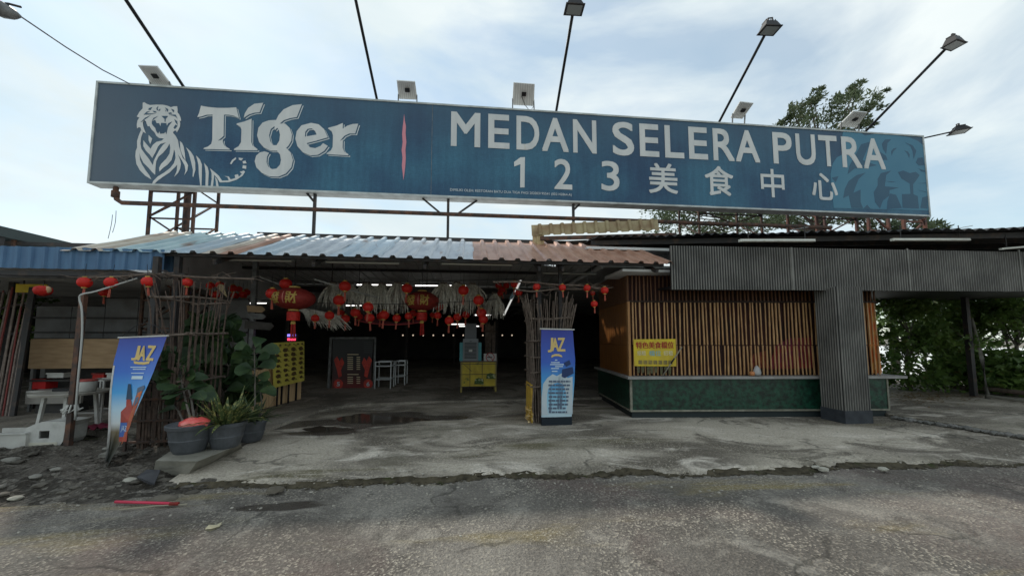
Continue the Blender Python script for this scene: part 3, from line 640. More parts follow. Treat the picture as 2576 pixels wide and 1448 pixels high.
solar(1000,203,1050,250,((998,203),(1044,206),(1003,249),(1050,251)),"ribbed white solar panel above the pink stroke on the billboard")
solar(1290,208,1345,265,((1292,208),(1345,212),(1289,264),(1343,267)),"upright solar panel with dangling wire above the letter D of MEDAN", True)
solar(1840,258,1895,299,((1862,256),(1896,260),(1838,297),(1868,299)),"small solar panel leaning above the word SELERA")
solar(2110,280,2180,320,((2147,280),(2182,283),(2108,318),(2155,321)),"small solar panel leaning in front of the tree above PUTRA")

# ================================================================== ENTRANCE CANOPY
EY, TY = 6.95, 9.0
ez = (atY(370,637,EY).z + atY(1690,662,EY).z)/2; tz = (atY(560,594,TY).z + atY(1300,606,TY).z)/2
cx0, cx1 = atY(150,620,EY).x, atY(1695,660,EY).x
def rmat(n, a, b): return mat(n, a, .40, b, 3.2, .42, .68, metal=.25, spec=.5, col3=(.26,.15,.10), scale3=2.2, lo3=.62, hi3=.8, stretch=(2.5,.5,1))
M["roof_cream"] = rmat("roof_cream", (.66,.59,.49), (.50,.40,.32)); M["roof_blue"] = rmat("roof_blue", (.44,.54,.62), (.52,.57,.60))
M["roof_grey"] = rmat("roof_grey", (.58,.61,.64), (.42,.46,.51)); M["roof_salmon"] = rmat("roof_salmon", (.50,.29,.205), (.35,.18,.12)); M["roof_teal"] = rmat("roof_teal", (.50,.63,.65), (.38,.50,.54))
can = thing("entrance_canopy", "low corrugated canopy roof of blue, grey and salmon sheets over the entrance", "canopy", ((cx0+cx1)/2, EY, ez))
slope = V((0, TY-EY, tz-ez)); sl = slope.length; nrm = V((1,0,0)).cross(slope).normalized()
xs_ = atY(1190,650,EY).x
sheets = [("roof_cream",.6),("roof_teal",.9),("roof_blue",.6),("roof_cream",.3),("roof_salmon",.3),("roof_blue",.6)]
x = cx0
seq = []
for nme, w in sheets: seq.append((nme, x, x+w)); x += w
alt = ["roof_grey","roof_blue","roof_grey","roof_grey","roof_blue"]; i = 0
while x < xs_-.05:
    w = min(.9, xs_-x); seq.append((alt[i%5], x, x+w)); x += w; i += 1
while x < cx1-.05:
    w = min(1.2, cx1-x); seq.append(("roof_salmon", x, x+w)); x += w
for k, (nme, a, b) in enumerate(seq):
    MB().corr((a, EY+(.02 if k%2 else 0), ez+(.006 if k%2 else 0)), (1,0,0), slope, nrm, b-a+.02, sl+.05, .3, .045, seg=6, wob=.006).build("roof_sheet", M[nme], can)
zs = lambda y: ez + (tz-ez)*(y-EY)/(TY-EY)
for y in (7.08, 7.75, 8.4, 8.93):
    MB().box((cx0+.3, y-.03, zs(y)-.085), (cx1-.15, y+.03, zs(y)-.02)).build("purlin", M["steel_dark"], can)
for px in (560, 800, 1072, 1352, 1410, 1640):
    x = atY(px, 650, 7.2).x; MB().bar((x,7.0,zs(7.0)-.16),(x,8.95,zs(8.95)-.16),.05,.07).build("rafter", M["steel_dark"], can)
bb_ = MB(); bb_.box((cx0+.3, 8.99, tz-.16), (cx1-.4, 9.06, tz+.015)); bb_.build("ridge_beam", M["steel_dark"], can)
def post(px, py, Y, w, ztop, label, name="steel_post", mt="steel_dark", z0=None):
    p = G(px, py, GZ) if Y is None else atY(px, py, Y); zb = GZ if z0 is None else z0
    b = MB(); b.bar((p.x,p.y,zb),(p.x,p.y,ztop), w)
    pl = thing(name, label, "post", (p.x,p.y,zb)); b.build("shaft", M[mt], pl); MB().box((p.x-w,p.y-w,zb),(p.x+w,p.y+w,zb+.012)).build("base_plate", M["steel_rust"], pl); return pl
post(378,900,6.9,.085,zs(7.0)-.1,"dark steel post inside the branch column on the left, outer one")
post(432,900,7.1,.085,zs(7.1)-.1,"dark steel post inside the branch column on the left, beside the fig plant")
post(1357,900,7.75,.085,zs(7.75)-.1,"dark steel post inside the branch column behind the upright blue banner", z0=HZ-.05)
post(1411,900,7.75,.07,zs(7.75)-.1,"slim dark steel post behind the upright blue banner", z0=HZ-.05)
post(631,900,10.0,.1,3.9,"pale grey post carrying arrow boards behind the fig plant", mt="steel_grey", z0=HZ)
# blue fascia at the left
f0, f1 = atY(-120,606,7.02), atY(414,640,7.02); b0 = atY(150,676,7.02).z; tZ = atY(150,622,7.02).z
lf = thing("blue_fascia", "blue corrugated metal fascia over the left stall", "fascia", ((f0.x+f1.x)/2,7.02,b0))
MB().corr((f0.x,7.02,b0),(1,0,0),(0,0,1),(0,-1,0),f1.x-f0.x,tZ-b0,.2,.03,seg=2,wob=.004).build("sheet", mat("blue_sheet",(.085,.175,.30),.5,(.065,.13,.235),4,.35,.7,stretch=(3,1,.4)), lf)
MB().box((f0.x,7.06,b0-.11),(f1.x+.3,7.14,b0-.03)).build("beam", M["steel_dark"], lf)
MB().box((f0.x,7.5,b0-.09),(f1.x-.4,7.56,b0-.01)).build("beam", M["steel_grey"], lf)
# small blue patch between the left posts
q0, q1 = atY(404,684,7.45), atY(450,634,7.45)
MB().corr((q0.x,7.45,q0.z),(1,0,0),(0,0,1),(0,-1,0),q1.x-q0.x,q1.z-q0.z,.2,.03).build('sheet', bpy.data.materials['blue_sheet'], lf)
post(26,800,9.5,.1,b0+.08,"dark post at the left edge under the blue fascia")
# neighbour roof far left
a = atY(-60,560,9.4); nb_ = thing("neighbour_roof", "dark roof of the next building seen above the blue fascia", "roof", (a.x, 9.4, 0))
e1 = atY(0,573,9.4); e2 = atY(205,606,11.2); z_ = e1.z
MB().obox((e1.x-6,9.2,z_-.22),(6.2,0,0),(e2.x-e1.x,7,0),(0,0,.22)).build("roof_slab", mat("dark_green_roof",(.045,.06,.06),.6), nb_)
for k in range(5):
    u = (k+.5)/5; x = e1.x+.1+(e2.x-e1.x)*u*.55; y = 9.2+7*u*.55
    MB().bar((x,y,z_-.6),(x,y,z_-.2),.06).build("bracket", M["steel_rust"], nb_)
MB().bar((e1.x+.1,9.3,0),(e1.x+.1,9.3,z_-.2),.12).build("post", M["steel_dark"], nb_)

# ------------------------------------------------------------------ hall shell
hall = thing("food_hall", "dark open food hall behind the entrance canopy", "building", (-3, 18, HZ))
M["hall_roof"] = mat("hall_roof_sheet", (.66,.66,.66), .7, (.5,.5,.5), 2)
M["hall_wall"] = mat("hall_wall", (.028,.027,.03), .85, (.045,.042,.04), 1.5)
rf = MB()
# hole added in the ceiling, shaped to throw a sun patch onto the stall
rA = V((cx0+.2, 9.07, tz-.06)); r_n = V((1,0,0)).cross(V((0, 14.0-9.07, 3.62-tz+.06))).normalized()
sA, sB = G(1588,1051,GZ), G(2238,1047,GZ); s_n = (sB-sA).normalized()
def sun_hole(px, py):
    r_ = ray(px, py); o = V((0,0,CAMH)); p = o + r_*((sA+s_n*.02-o).dot(s_n)/r_.dot(s_n)); return p + SUNV*((rA-p).dot(r_n)/SUNV.dot(r_n))
hole = [sun_hole(x, y) for x, y in ((1512,800),(1519,802),(1524,824),(1577,821),(1579,829),(1534,847),(1538,862),(1528,856))]
rf.poly([rA, V((3.2,9.07,tz-.06)), V((3.2,14,3.62)), V((cx0+.2,14,3.62))], -r_n, .03, holes=[hole])
rf.box((cx0+.2, 14.0, 3.55), (3.2, 30, 3.59))
cb_ = MB()
for k in range(34): x = cx0+.4+k*.3; cb_.bar((x,9.1,tz-.105),(x,13.95,3.572),.02,.025)
cb_.build("ceiling_ribs", mat("ceiling_rib",(.42,.42,.42),.7), hall)
rf.box((3.2, 9.3, 3.5), (12, 30, 3.56)); rf.box((2.6, 8.2, tz-.3), (4.6, 9.3, tz-.24)); rf.box((3.0, 7.2, zs(7.2)-.22), (4.4, 8.2, zs(7.2)-.17)); rf.box((3.2, 9.0, 3.4), (3.26, 30, tz)); rf.build("roof", M["hall_roof"], hall)
rf = MB(); rf.box((-20, 7.1, b0+.1), (cx0+.2, 30, b0+.16)); rf.box((cx0+.2, 9.08, b0+.05), (cx0+.26, 30, tz-.06)); rf.box((cx0-1.2, 8.9, b0+.16), (cx0+.2, 9.0, b0+.4)); rf.build("side_roof", M["hall_roof"], hall)
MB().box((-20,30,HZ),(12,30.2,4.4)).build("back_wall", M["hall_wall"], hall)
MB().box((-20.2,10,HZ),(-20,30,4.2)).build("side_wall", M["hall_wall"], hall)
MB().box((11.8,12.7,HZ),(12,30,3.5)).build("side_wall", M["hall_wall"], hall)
for y in (9.6, 11.5, 14, 17.5, 21.5):
    MB().box((-18, y, 3.32 if y > 13 else tz-.17-(y-9)*.065), (3.1, y+.08, 3.5 if y > 13 else tz-.10-(y-9)*.065)).build("roof_beam", M["steel_dark"], hall)
for (x, y) in ((-7.6,12),(-7.6,17),(-3.2,20),(1.4,20),(-1.0,25)):
    MB().bar((x,y,HZ),(x,y,tz-.1),.14).build("column", M["steel_dark"], hall)
# left stall back wall: dark metal sheets on a frame
def wallpanel(px0, py0, px1, py1, Y, name, mt, label, cat, th=.05):
    p, q = atY(px0,py1,Y), atY(px1,py0,Y); b = MB().box((p.x,Y,p.z),(q.x,Y+th,q.z)); return b, p, q
lw = thing("stall_wall", "dark grey sheet wall behind the left stall counter", "wall", (atY(290,900,10.4).x, 10.4, HZ))
bx_ = MB(); pz = [atY(90,848,10.4), atY(560,800,10.4), atY(560,742,10.4)]
zlo, zmid, zhi = HZ, pz[0].z+.45, pz[2].z-.1
for k, (a, b) in enumerate(((90,178),(180,262),(264,345),(347,435),(437,520),(522,625))):
    xa, xb = atY(a,800,10.4).x, atY(b,800,10.4).x
    MB().box((xa,10.4,zlo),(xb,10.43,zhi-(.22 if k<2 else 0))).build("sheet", mat("grey_wall_sheet",(.17,.17,.175),.7,(.12,.115,.11),3), lw)
fr_ = MB()
for z in (zmid, zhi-.02, zmid-.35): fr_.box((atY(90,800,10.4).x,10.34,z),(atY(625,800,10.4).x,10.39,z+.04))
fr_.build("frame", M["steel_dark"], lw)
# stall counter with a plywood front
ct = thing("stall_counter", "plywood fronted counter in the left stall", "counter", (atY(180,900,9.6).x, 9.6, HZ))
b, p, q = wallpanel(70,852,300,927,9.6,0,0,0,0); b.build("front_board", M["plywood"], ct)
MB().box((p.x,9.66,q.z-.02),(q.x,10.2,q.z+.02)).build("counter_top", M["steel_dark"], ct)
MB().box((p.x,9.95,HZ),(q.x,10.0,p.z)).build("back_panel", M["dark_wall"], ct)
for x in (p.x+.05, q.x-.1): MB().box((x,9.66,HZ),(x+.06,9.74,p.z)).build("leg", M["steel_dark"], ct)
b, p, q = wallpanel(62,985,205,1016,9.0,0,0,0,0)
cl = thing("low_bench", "pale low bench below the plywood counter", "bench", ((p.x+q.x)/2,9.0,HZ)); b.build("front", mat("pale_grey_board",(.30,.28,.25),.7,(.22,.2,.18),4), cl)
MB().box((p.x,9.0,q.z),(q.x,9.4,q.z+.03)).build("top", M["white"], cl); MB().box((p.x+.1,9.1,HZ),(q.x-.1,9.3,p.z)).build("base", M["dark_wall"], cl)
for (x0,y0,x1,y1,Y,mt,nm,lb) in ((232,938,262,955,9.3,"red","food_box","red box on the back shelf of the left stall"),(268,937,300,953,9.3,"white","bowl_stack","white stacked bowls on the back shelf of the left stall"),(118,937,160,950,9.3,"white","food_tray","pale tray on the back shelf left of the leaning post"),(80,952,116,978,9.3,"red_cloth","food_crate","dull red crate in the left stall under the counter")):
    b, p, q = wallpanel(x0,y0,x1,y1,Y,0,0,0,0,.25)
    t = thing(nm, lb, nm.split("_")[-1], ((p.x+q.x)/2,Y,p.z)); b.build("body", M[mt], t); MB().box((p.x-.015,Y-.015,q.z-.03),(q.x+.015,Y+.265,q.z)).build("rim", M["white"] if mt=="white" else M["red_dark"], t)
sh_ = thing("back_shelf", "long dark shelf under the plywood counter holding boxes and bowls", "shelf", (atY(180,950,9.3).x,9.3,HZ)); p, q = atY(70,955,9.28), atY(310,955,9.28)
MB().box((p.x,9.25,p.z-.035),(q.x,9.65,p.z)).build("board", M["dark_wall"], sh_)
for x in (p.x+.02,q.x-.06): MB().box((x,9.3,HZ),(x+.04,9.34,p.z-.035)).build("leg", M["steel_grey"], sh_)
# glowing tubes standing in for bright slits and sky gaps deep in the hall
M["lit"] = mat("glow_tube", (.9,.9,.88), .4, emit=(1,.98,.93), estr=1.6)
M["unlit"] = mat("fluorescent_cover", (.62,.62,.56), .4)
M["unlit_grey"] = mat("grey_light_fitting", (.22,.225,.22), .5)
def glow_tube(px0, px1, py, Y, label):
    p, q = atY(px0,py,Y), atY(px1,py,Y); t = thing("slit_glow", label, "tube light", ((p.x+q.x)/2,Y,p.z), "glowing tubes for light slits in the hall")
    MB().tube([p,q],.02,8).build("tube", M["lit"], t); MB().box((p.x,Y-.03,p.z+.02),(q.x,Y+.03,p.z+.06)).build("housing", M["steel_grey"], t)  # tube and housing both added, standing in for a light slit
    c = p.lerp(q,.5)
    for u in (.15,.85):
        k = p.lerp(q,u); MB().bar((k.x,Y,p.z+.06),(k.x,Y,tz-.1 if k.x > cx0+.3 else b0+.11),.01).build("hanger", M["steel_dark"], t)
for a in ((382,498,742-2,16,"glowing tube for the light slit behind the left branch column, upper"),(178,232,743,15,"glowing tube for the light slit beside the white pipe in the left stall, left of it"),(252,293,743,15,"glowing tube for the light slit to the right of the white pipe in the left stall"),
          (128,164,755,15.5,"short glowing tube for the light slit farthest left in the stall"),(440,500,760,14,"glowing tube for the light slit behind the left branch column, lower"),(575,670,762,14,"glowing tube for the light slit behind the fig plant"),(700,770,765,15,"glowing tube for the light slit above the arrow boards"),
          (898,1018,716,13,"long glowing tube for the sky slit above the palm skirts between the two big lanterns"),(1045,1112,718,13,"glowing tube for the sky slit above the right big lantern"),(1125,1172,718,13,"glowing tube for the sky slit right of the right big lantern"),
          (870,910,768,14,"short glowing tube for the light slit below the left palm skirts"),(1155,1205,820,18,"glowing tube for the light slit low behind the cooler, left"),(1135,1180,815,18,"glowing tube for the light slit low behind the cooler, upper"),(1195,1235,792,14,"glowing tube for the light slit behind the lantern cluster")):
    glow_tube(*a)
def fitting(px0, px1, py, Y, label, mt="unlit", zc=None, h=.05):
    p, q = atY(px0,py,Y), atY(px1,py,Y); z = (p.z+q.z)/2
    t = thing("fluorescent_fitting", label, "tube light", ((p.x+q.x)/2,Y,z), "unlit fluorescent fittings under the roofs")
    MB().box((p.x,Y-.03,z),(q.x,Y+.05,z+h)).build("housing", M[mt], t); MB().tube([(p.x+.03,Y-.045,z+.01),(q.x-.03,Y-.045,z+.01)],.016,8).build("tube", M["unlit"], t)
    for u in (.1,.9):
        k = p.lerp(q,u); MB().bar((k.x,Y,z+h),(k.x,Y,zc if zc else zs(Y)-.02),.012).build("hanger", M["steel_dark"], t)
fitting(535,740,657,7.6,"grey unlit fitting under the canopy above the left big lantern","unlit_grey")
fitting(818,1008,663,7.6,"grey unlit fitting in the middle under the canopy","unlit_grey")
fitting(1108,1290,667,7.6,"grey unlit fitting under the grey part of the canopy, right","unlit_grey")
fitting(1362,1500,690,9.6,"dim unlit fitting in the dark passage beside the wooden stall","unlit_grey",zc=tz-.1)

# ================================================================== RIGHT STALL
B0, B1 = G(1588,1051,GZ), G(2238,1047,GZ)
ex = (B1-B0).normalized(); ey = V((-ex.y, ex.x, 0)); W_ = (B1-B0).length; DEP = 2.6
LEDZ = G(1580,947,.0).z
def zat(px, py, P): return atY(px, py, P.y).z
led_z = zat(1585,946,B0); seam1 = zat(1578,868,B0); seam2 = zat(1578,757,B0); TOPZ = 3.15
def F(u, d, z): return V((B0.x, B0.y, 0)) + ex*u + ey*d + V((0,0,z))
st = thing("bamboo_stall", "corner stall with vertical bamboo slat front, wood side and dark green counter base", "stall", (B0.x, B0.y, GZ))
M["green"] = mat("dark_green_tile", (.007,.056,.031), .4, (.0015,.012,.007), 11, .38, .62, detail=8, bump=.3, bscale=14, spec=.5)
pl0, pl1 = GZ+.13, GZ+.15
MB().obox(F(.03,.03,GZ), ex*(W_-.06), ey*DEP, (0,0,pl0-GZ)).build("plinth", mat("dark_plinth",(.02,.028,.03),.6), st)
MB().obox(F(0,0,pl0), ex*W_, ey*DEP, (0,0,led_z-pl0-.05)).build("counter_base", M["green"], st)
tr_ = MB(); tr_.obox(F(-.012,-.012,pl0-.005), ex*(W_+.024), ey*.02, (0,0,.035)); tr_.obox(F(-.012,.008,pl0-.005), ex*.02, ey*(DEP-.1), (0,0,.035)); tr_.obox(F(-.014,-.014,pl0+.03), ex*.045, ey*.045, (0,0,led_z-pl0-.1)); tr_.obox(F(W_-.02,-.014,pl0+.03), ex*.035, ey*.04, (0,0,led_z-pl0-.1))
tr_.build("trim", mat("pale_trim",(.26,.25,.20),.6,(.15,.14,.11),8), st)
ER = F(W_+.38, 0, 0)
MB().obox(F(-.08,-.1,led_z-.05), ex*(W_+.42), ey*(DEP+.2), (0,0,.05)).build("ledge", mat("ledge_grey",(.30,.29,.28),.5,(.22,.21,.20),4), st)
# backing boards and slats
bk0 = F(.02,.2,led_z)
M["back_board"] = mat("dark_red_backing", (.035,.010,.008), .8, (.014,.006,.005), 2.2)
MB().obox(F(.05,.14,led_z), ex*(W_-.1), ey*.03, (0,0,TOPZ-led_z)).build("back_board", M["back_board"], st)
def slats(z0, z1, mt, name, pitch=.083, w=.0325, jit=.004, seed=1):
    b = MB(); r_ = random.Random(seed); n_ = int((W_-.06)/pitch)
    for k in range(n_+1):
        u = .03 + k*pitch + r_.uniform(-jit, jit)*2.2; ww = w*r_.uniform(.75,1.2); dz = r_.uniform(-.015,.0); tl_ = r_.uniform(-.016,.016)
        c = F(u,.1,0); pts = [F(u+tl_*q/4, .1+r_.uniform(-.003,.003), z0+(z1+dz-z0)*q/4) for q in range(5)]
        b.tube(pts, [ww/2*r_.uniform(.9,1.1) for _ in pts], 6)
    return b.build(name, mt, st)
sl_m = mat("bamboo_front", (.47,.275,.125), .45, (.32,.165,.065), 4.5, .35, .68, stretch=(5,5,1.1), col3=(.20,.075,.035), scale3=7, lo3=.6, hi3=.75, spec=.4)
slats(led_z+.01, seam1-.006, sl_m, "slat_screen", seed=1)
slats(seam1+.006, seam2-.01, sl_m, "slat_screen", seed=2)
slats(seam2+.02, TOPZ, M["bamboo_shaded"], "upper_slat_screen", seed=3)  # same slats as below, darkened with painted shade
MB().obox(F(0,.07,seam2-.012), ex*W_, ey*.05, (0,0,.03)).build("rail", mat("dark_rail",(.03,.018,.014),.7), st)
for (z0, z1, mt) in ((led_z, seam1-.008, M["wood_panel"]), (seam1, seam2-.008, M["wood_panel"]), (seam2, TOPZ, M["bamboo_shaded"])):
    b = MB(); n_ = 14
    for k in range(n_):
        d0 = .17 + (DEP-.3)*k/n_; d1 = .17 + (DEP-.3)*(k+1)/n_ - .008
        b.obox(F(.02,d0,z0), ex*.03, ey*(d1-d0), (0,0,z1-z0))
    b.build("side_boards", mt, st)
MB().obox(F(-.0,.06,led_z), ex*.05, ey*.1, (0,0,seam2-led_z)).build("corner_post", M["bamboo"], st)
# coloured paper behind the slats
for (a,b_,c,d_,mt,lb) in ((1945,862,2010,925,"red_cloth","red printed sheet behind the bamboo slats beside the grey pillar"),(1790,878,1835,918,"red_dark","dull red paper patch behind the bamboo slats"),):
    pass
rs = MB(); 
def Fpx(px, py, d):                      # a picture point on the stall's front plane set back by d
    r_ = ray(px, py); o = V((0,0,CAMH)); n_ = ey; p_ = F(0,d,0); k = (p_-o).dot(n_)/r_.dot(n_); return o + r_*k
def patch(mb, pxs, d, th=.006): return mb.poly([Fpx(a, b, d) for a, b in pxs], -ey, th)
b = MB(); patch(b, [(1940,905),(1950,870),(1985,850),(2040,848),(2048,925),(1935,928)], .13); b.build("red_print", mat("faded_red_print",(.16,.015,.014),.7,(.09,.012,.03),6), st)
b = MB(); patch(b, [(1885,915),(1895,890),(1930,880),(1935,925),(1890,925)], .132); b.build("orange_print", mat("orange_print",(.17,.05,.02),.7,(.10,.012,.012),8), st)
b = MB(); patch(b, [(2175,760),(2198,762),(2218,938),(2192,938)], .13); b.build("orange_print", mat("orange_red_print",(.45,.09,.02),.7,(.42,.22,.05),7), st)
# yellow sign fixed to the slats
ys = thing("stall_sign", "yellow rectangular sign with red Chinese title on the bamboo slats", "sign", Fpx(1645,922,.05))
b = MB(); Q = [Fpx(1593,853,.06), Fpx(1699,852,.06), Fpx(1701,921,.06), Fpx(1595,920,.06)]; b.poly([Q[3],Q[2],Q[1],Q[0]], -ey, .012); b.build("board", M["yellow"], ys)
RF = rect_fn(*[q - ey*.016 for q in (Q[3],Q[2],Q[1],Q[0])])
sub = lambda u0,u1,v0,v1: (lambda u,v: RF(u0+(u1-u0)*u, v0+(v1-v0)*v))
b = MB(); word(b, "特色美食檔位", sub(.05,.95,.66,.90), .012); b.build("title", mat("dark_red_print",(.32,.03,.02),.6), ys)
b = MB(); word(b, "招租", sub(.08,.28,.40,.57)); word(b, "招租", sub(.70,.92,.40,.57)); b.build("pale_text", mat("cream_print",(.62,.6,.45),.6), ys)
b = MB(); word(b, "檔位", sub(.36,.64,.38,.58)); b.build("blue_text", mat("cyan_print",(.12,.42,.55),.6), ys)
b = MB()
for k in range(7):
    f = sub(.10+k*.118,.10+k*.118+.095,.07,.22); b.add([f(0,0),f(1,0),f(1,1),f(0,1)],[(0,1,2,3)])
b.build("photo_row", mat("dark_photo_print",(.16,.13,.05),.6,(.30,.22,.06),16), ys)
b = MB(); r_ = random.Random(4)
for k in range(8):
    px = 1603+k*11+r_.uniform(-2,2); patch(b, [(px,922),(px+8,922),(px+7,938+r_.uniform(-3,4)),(px+2,940+r_.uniform(-3,3))], .05, .004)
solo(b, "torn_paper", mat("grey_green_paper",(.13,.12,.06),.9,(.07,.065,.04),9), "ragged grey paper under the yellow stall sign", "paper")
a_, b_ = Fpx(1667,944,.0), Fpx(1713,872,.03)
t = thing("leaning_stick", "pale thin stick leaning on the slats across the yellow sign", "stick", a_); MB().tube([a_-ey*.01,a_.lerp(b_,.5)-ey*.03,b_-ey*.04],.013,8).build("rod", mat("pale_stick",(.25,.22,.17),.6), t, True); MB().tube([a_.lerp(b_,.42)-ey*.028,a_.lerp(b_,.6)-ey*.034],.017,8).build("grip", M["black"], t, True)
c_ = Fpx(1905,944,-.02); bgm = MB()
bgm.lathe([(.03,.0),(.075,.01),(.085,.06),(.07,.12),(.045,.17),(.02,.2)], c_, 12, sy=.7)
t = thing("plastic_bag", "clear grey plastic bag on the stall ledge", "bag", c_); bgm.build("bag", mat("clear_bag",(.35,.34,.34),.3), t, True)
MB().lathe([(.02,0),(.045,.005),(.048,.07),(.03,.085)], c_+V((-.12,-.01,0)), 12).build("orange_fruit", mat("orange_fruit",(.5,.2,.08),.5), t, True)
# fascia, pillar, roof on the right
fa, fb = atY(1690,728,7.0), atY(2576,733,6.55)
fd = V((fb.x-fa.x, fb.y-fa.y, 0)).normalized(); fl = 11.0
ftop = atY(1690,618,7.0).z; fbot = atY(1690,728,7.0).z; sl_t = (atY(2576,634,6.55).z-ftop)/(fb-fa).length; sl_b = (fb.z-fa.z)/(fb-fa).length
fs_ = thing("grey_fascia", "long grey ribbed metal fascia above the bamboo stall", "fascia", (fa.x, fa.y, fbot))
M["clad"] = mat("grey_ribbed_metal", (.20,.192,.175), .45, (.12,.115,.105), 2.5, spec=.4)
M["clad_dark"] = mat("dark_cladding_gap", (.02,.02,.021), .6)
fn_ = V((fd.y, -fd.x, 0))
def clad(mb, o, d, n, length, z0, z1, pitch=.0525, w=.025, h=.018, s0=0.0, s1=0.0):
    for k in range(int(length/pitch)):
        a = o + d*(k*pitch); mb.add([a+V((0,0,z0+s0*k*pitch)), a+d*w+V((0,0,z0+s0*k*pitch)), a+d*w+V((0,0,z1+s1*k*pitch)), a+V((0,0,z1+s1*k*pitch)),
            a+d*w*.25+n*h+V((0,0,z0+s0*k*pitch)), a+d*w*.75+n*h+V((0,0,z0+s0*k*pitch)), a+d*w*.75+n*h+V((0,0,z1+s1*k*pitch)), a+d*w*.25+n*h+V((0,0,z1+s1*k*pitch))],
            [(4,5,6,7),(0,4,7,3),(5,1,2,6),(0,1,5,4),(3,7,6,2)])
o2 = V((fa.x, fa.y, 0)); b = MB(); clad(b, o2, fd, fn_, fl, fbot, ftop, s0=sl_b, s1=sl_t); b.build("ribbed_sheet", M["clad"], fs_)
for u in (2.44, 4.88, 7.3): MB().obox(o2+fd*u+fn_*.0+V((0,0,fbot+sl_b*u+.004)), fd*.03, fn_*.021, (0,0,ftop-fbot-.01)).build("cover_strip", M["clad"], fs_)
b = MB(); bk = -fn_*.05; b.add([o2+V((0,0,fbot)), o2+fd*fl+V((0,0,fbot+sl_b*fl)), o2+fd*fl+V((0,0,ftop+sl_t*fl)), o2+V((0,0,ftop)), o2+bk+V((0,0,fbot)), o2+fd*fl+bk+V((0,0,fbot+sl_b*fl)), o2+fd*fl+bk+V((0,0,ftop+sl_t*fl)), o2+bk+V((0,0,ftop))],
   [(0,1,2,3),(7,6,5,4),(0,4,5,1),(3,2,6,7),(0,3,7,4),(1,5,6,2)]); b.build("backing", M["clad_dark"], fs_)
b = MB(); b.obox(o2+bk*1.2+V((0,0,fbot+.03)), fd*fl, -fn_*4.6+V((0,0,.25)), (0,0,.04)); b.build("soffit", M["black"], fs_)
PX0 = G(2128,1066,GZ); PXR = G(2199,1060,GZ)
pw = atY(2197,1058,PX0.y).x-PX0.x; pt = thing("clad_pillar", "square pillar clad in grey ribbed metal with dark base", "pillar", (PX0.x, PX0.y, GZ))
pz1 = fbot+.06
MB().box((PX0.x,PX0.y,GZ),(PX0.x+pw,PX0.y+pw*.88,GZ+.24)).build("base", mat("dark_slate_base",(.045,.05,.058),.7,(.03,.033,.04),8,bump=.3), pt)
MB().box((PX0.x+.02,PX0.y+.02,GZ+.24),(PX0.x+pw-.02,PX0.y+pw*.88-.02,pz1)).build("core", M["clad_dark"], pt)
b = MB(); clad(b, V((PX0.x+.02,PX0.y+.02,0)), V((1,0,0)), V((0,-1,0)), pw-.04, GZ+.24, pz1); clad(b, V((PX0.x+.02,PX0.y+pw*.88-.02,0)), V((0,-1,0)), V((-1,0,0)), pw*.88-.04, GZ+.24, pz1)
clad(b, V((PX0.x+pw-.02,PX0.y+.02,0)), V((0,1,0)), V((1,0,0)), pw*.88-.04, GZ+.24, pz1)
b.build("ribbed_sheet", M["clad"], pt)
# big dark roof on the right
r0, r1 = atY(1500,598,8.3), atY(2700,574,6.0)
rt = thing("stall_roof", "dark corrugated roof over the bamboo stall with ragged front edge", "roof", (r0.x, r0.y, r0.z))
rd = (r1-r0); rl = V((rd.x,rd.y,0)).length; ru = rd.normalized(); rv = V((-.08,1,.10)).normalized(); rn = ru.cross(rv).normalized()
M["roof_dark"] = mat("dark_roof_sheet", (.06,.062,.066), .7, (.035,.035,.037), 3)
MB().corr(r0, ru, rv, rn, rl+6, 7.5, .19, .05, prof=((0,0),(.2,.5),(.35,1),(.6,.9),(.8,.4)), seg=2, wob=.012).build("roof_sheet", M["roof_dark"], rt)
for y in (.25, 1.1, 2.2):
    o = r0 + rv*y; MB().obox(o-rn*.13, ru*(rl+6), rv*.06, rn*.11).build("purlin", M["steel_dark"], rt)
cr0, cr1 = atY(1338,606,8.85), atY(1660,592,8.5)
cm = mat("cream_roof_sheet", (.46,.39,.23), .5, (.30,.21,.12), 4, trans=.3)
cu_ = (cr1-cr0).normalized(); cv = V((0,.12,.40)).normalized(); top_h = .33
MB().corr(cr0+V((0,0,.12)), cu_, cv, cu_.cross(cv).normalized(), (cr1-cr0).length, .31, .27, .05, seg=2, wob=.01).build("cream_sheet", cm, rt)
MB().corr(cr0+V((.02,.02,-.1)), (1,0,0), (0,.02,1), (0,-1,0), .28, .34, .14, .03).build("cream_sheet", cm, rt)
MB().bar(cr0+V((.2,-.02,.06)), cr1+V((.4,-.02,.02)), .06, .09).build("purlin", M["steel_rust"], rt)
MB().obox(cr0+V((.3,.25,-.25)), cu_*4.2, (0,.04,0), (0,0,.3)).build("gable_board", M["dark_wall"], rt)
for (a,b_,y) in ((1860,2048,605),(2243,2437,603)):
    p = atY(a,y,6.75); q = atY(b_,y,6.75-.15); t = thing("fluorescent_fitting", "white unlit tube light above the grey fascia, %s" % ("near its left end" if a < 2000 else "toward its right end"), "tube light", p, "unlit fluorescent fittings under the roofs")
    MB().obox(p-V((0,.03,.025)), q-p, V((0,.06,0)), V((0,0,.05))).build("housing", M["unlit"], t); MB().tube([p+V((.03,-.045,-.015)), q+V((-.03,-.045,-.015))],.014,8).build("tube", M["white"], t)
    for u in (.12,.88):
        k = p.lerp(q,u); MB().bar(k+V((0,0,.02)), k+V((0,.0,.3)),.012).build("hanger", M["steel_dark"], t)
p, q = atY(2516,626,6.5), atY(2600,619,6.3); t = thing("fluorescent_fitting", "white unlit tube light cut by the right edge of the picture", "tube light", p, "unlit fluorescent fittings under the roofs")
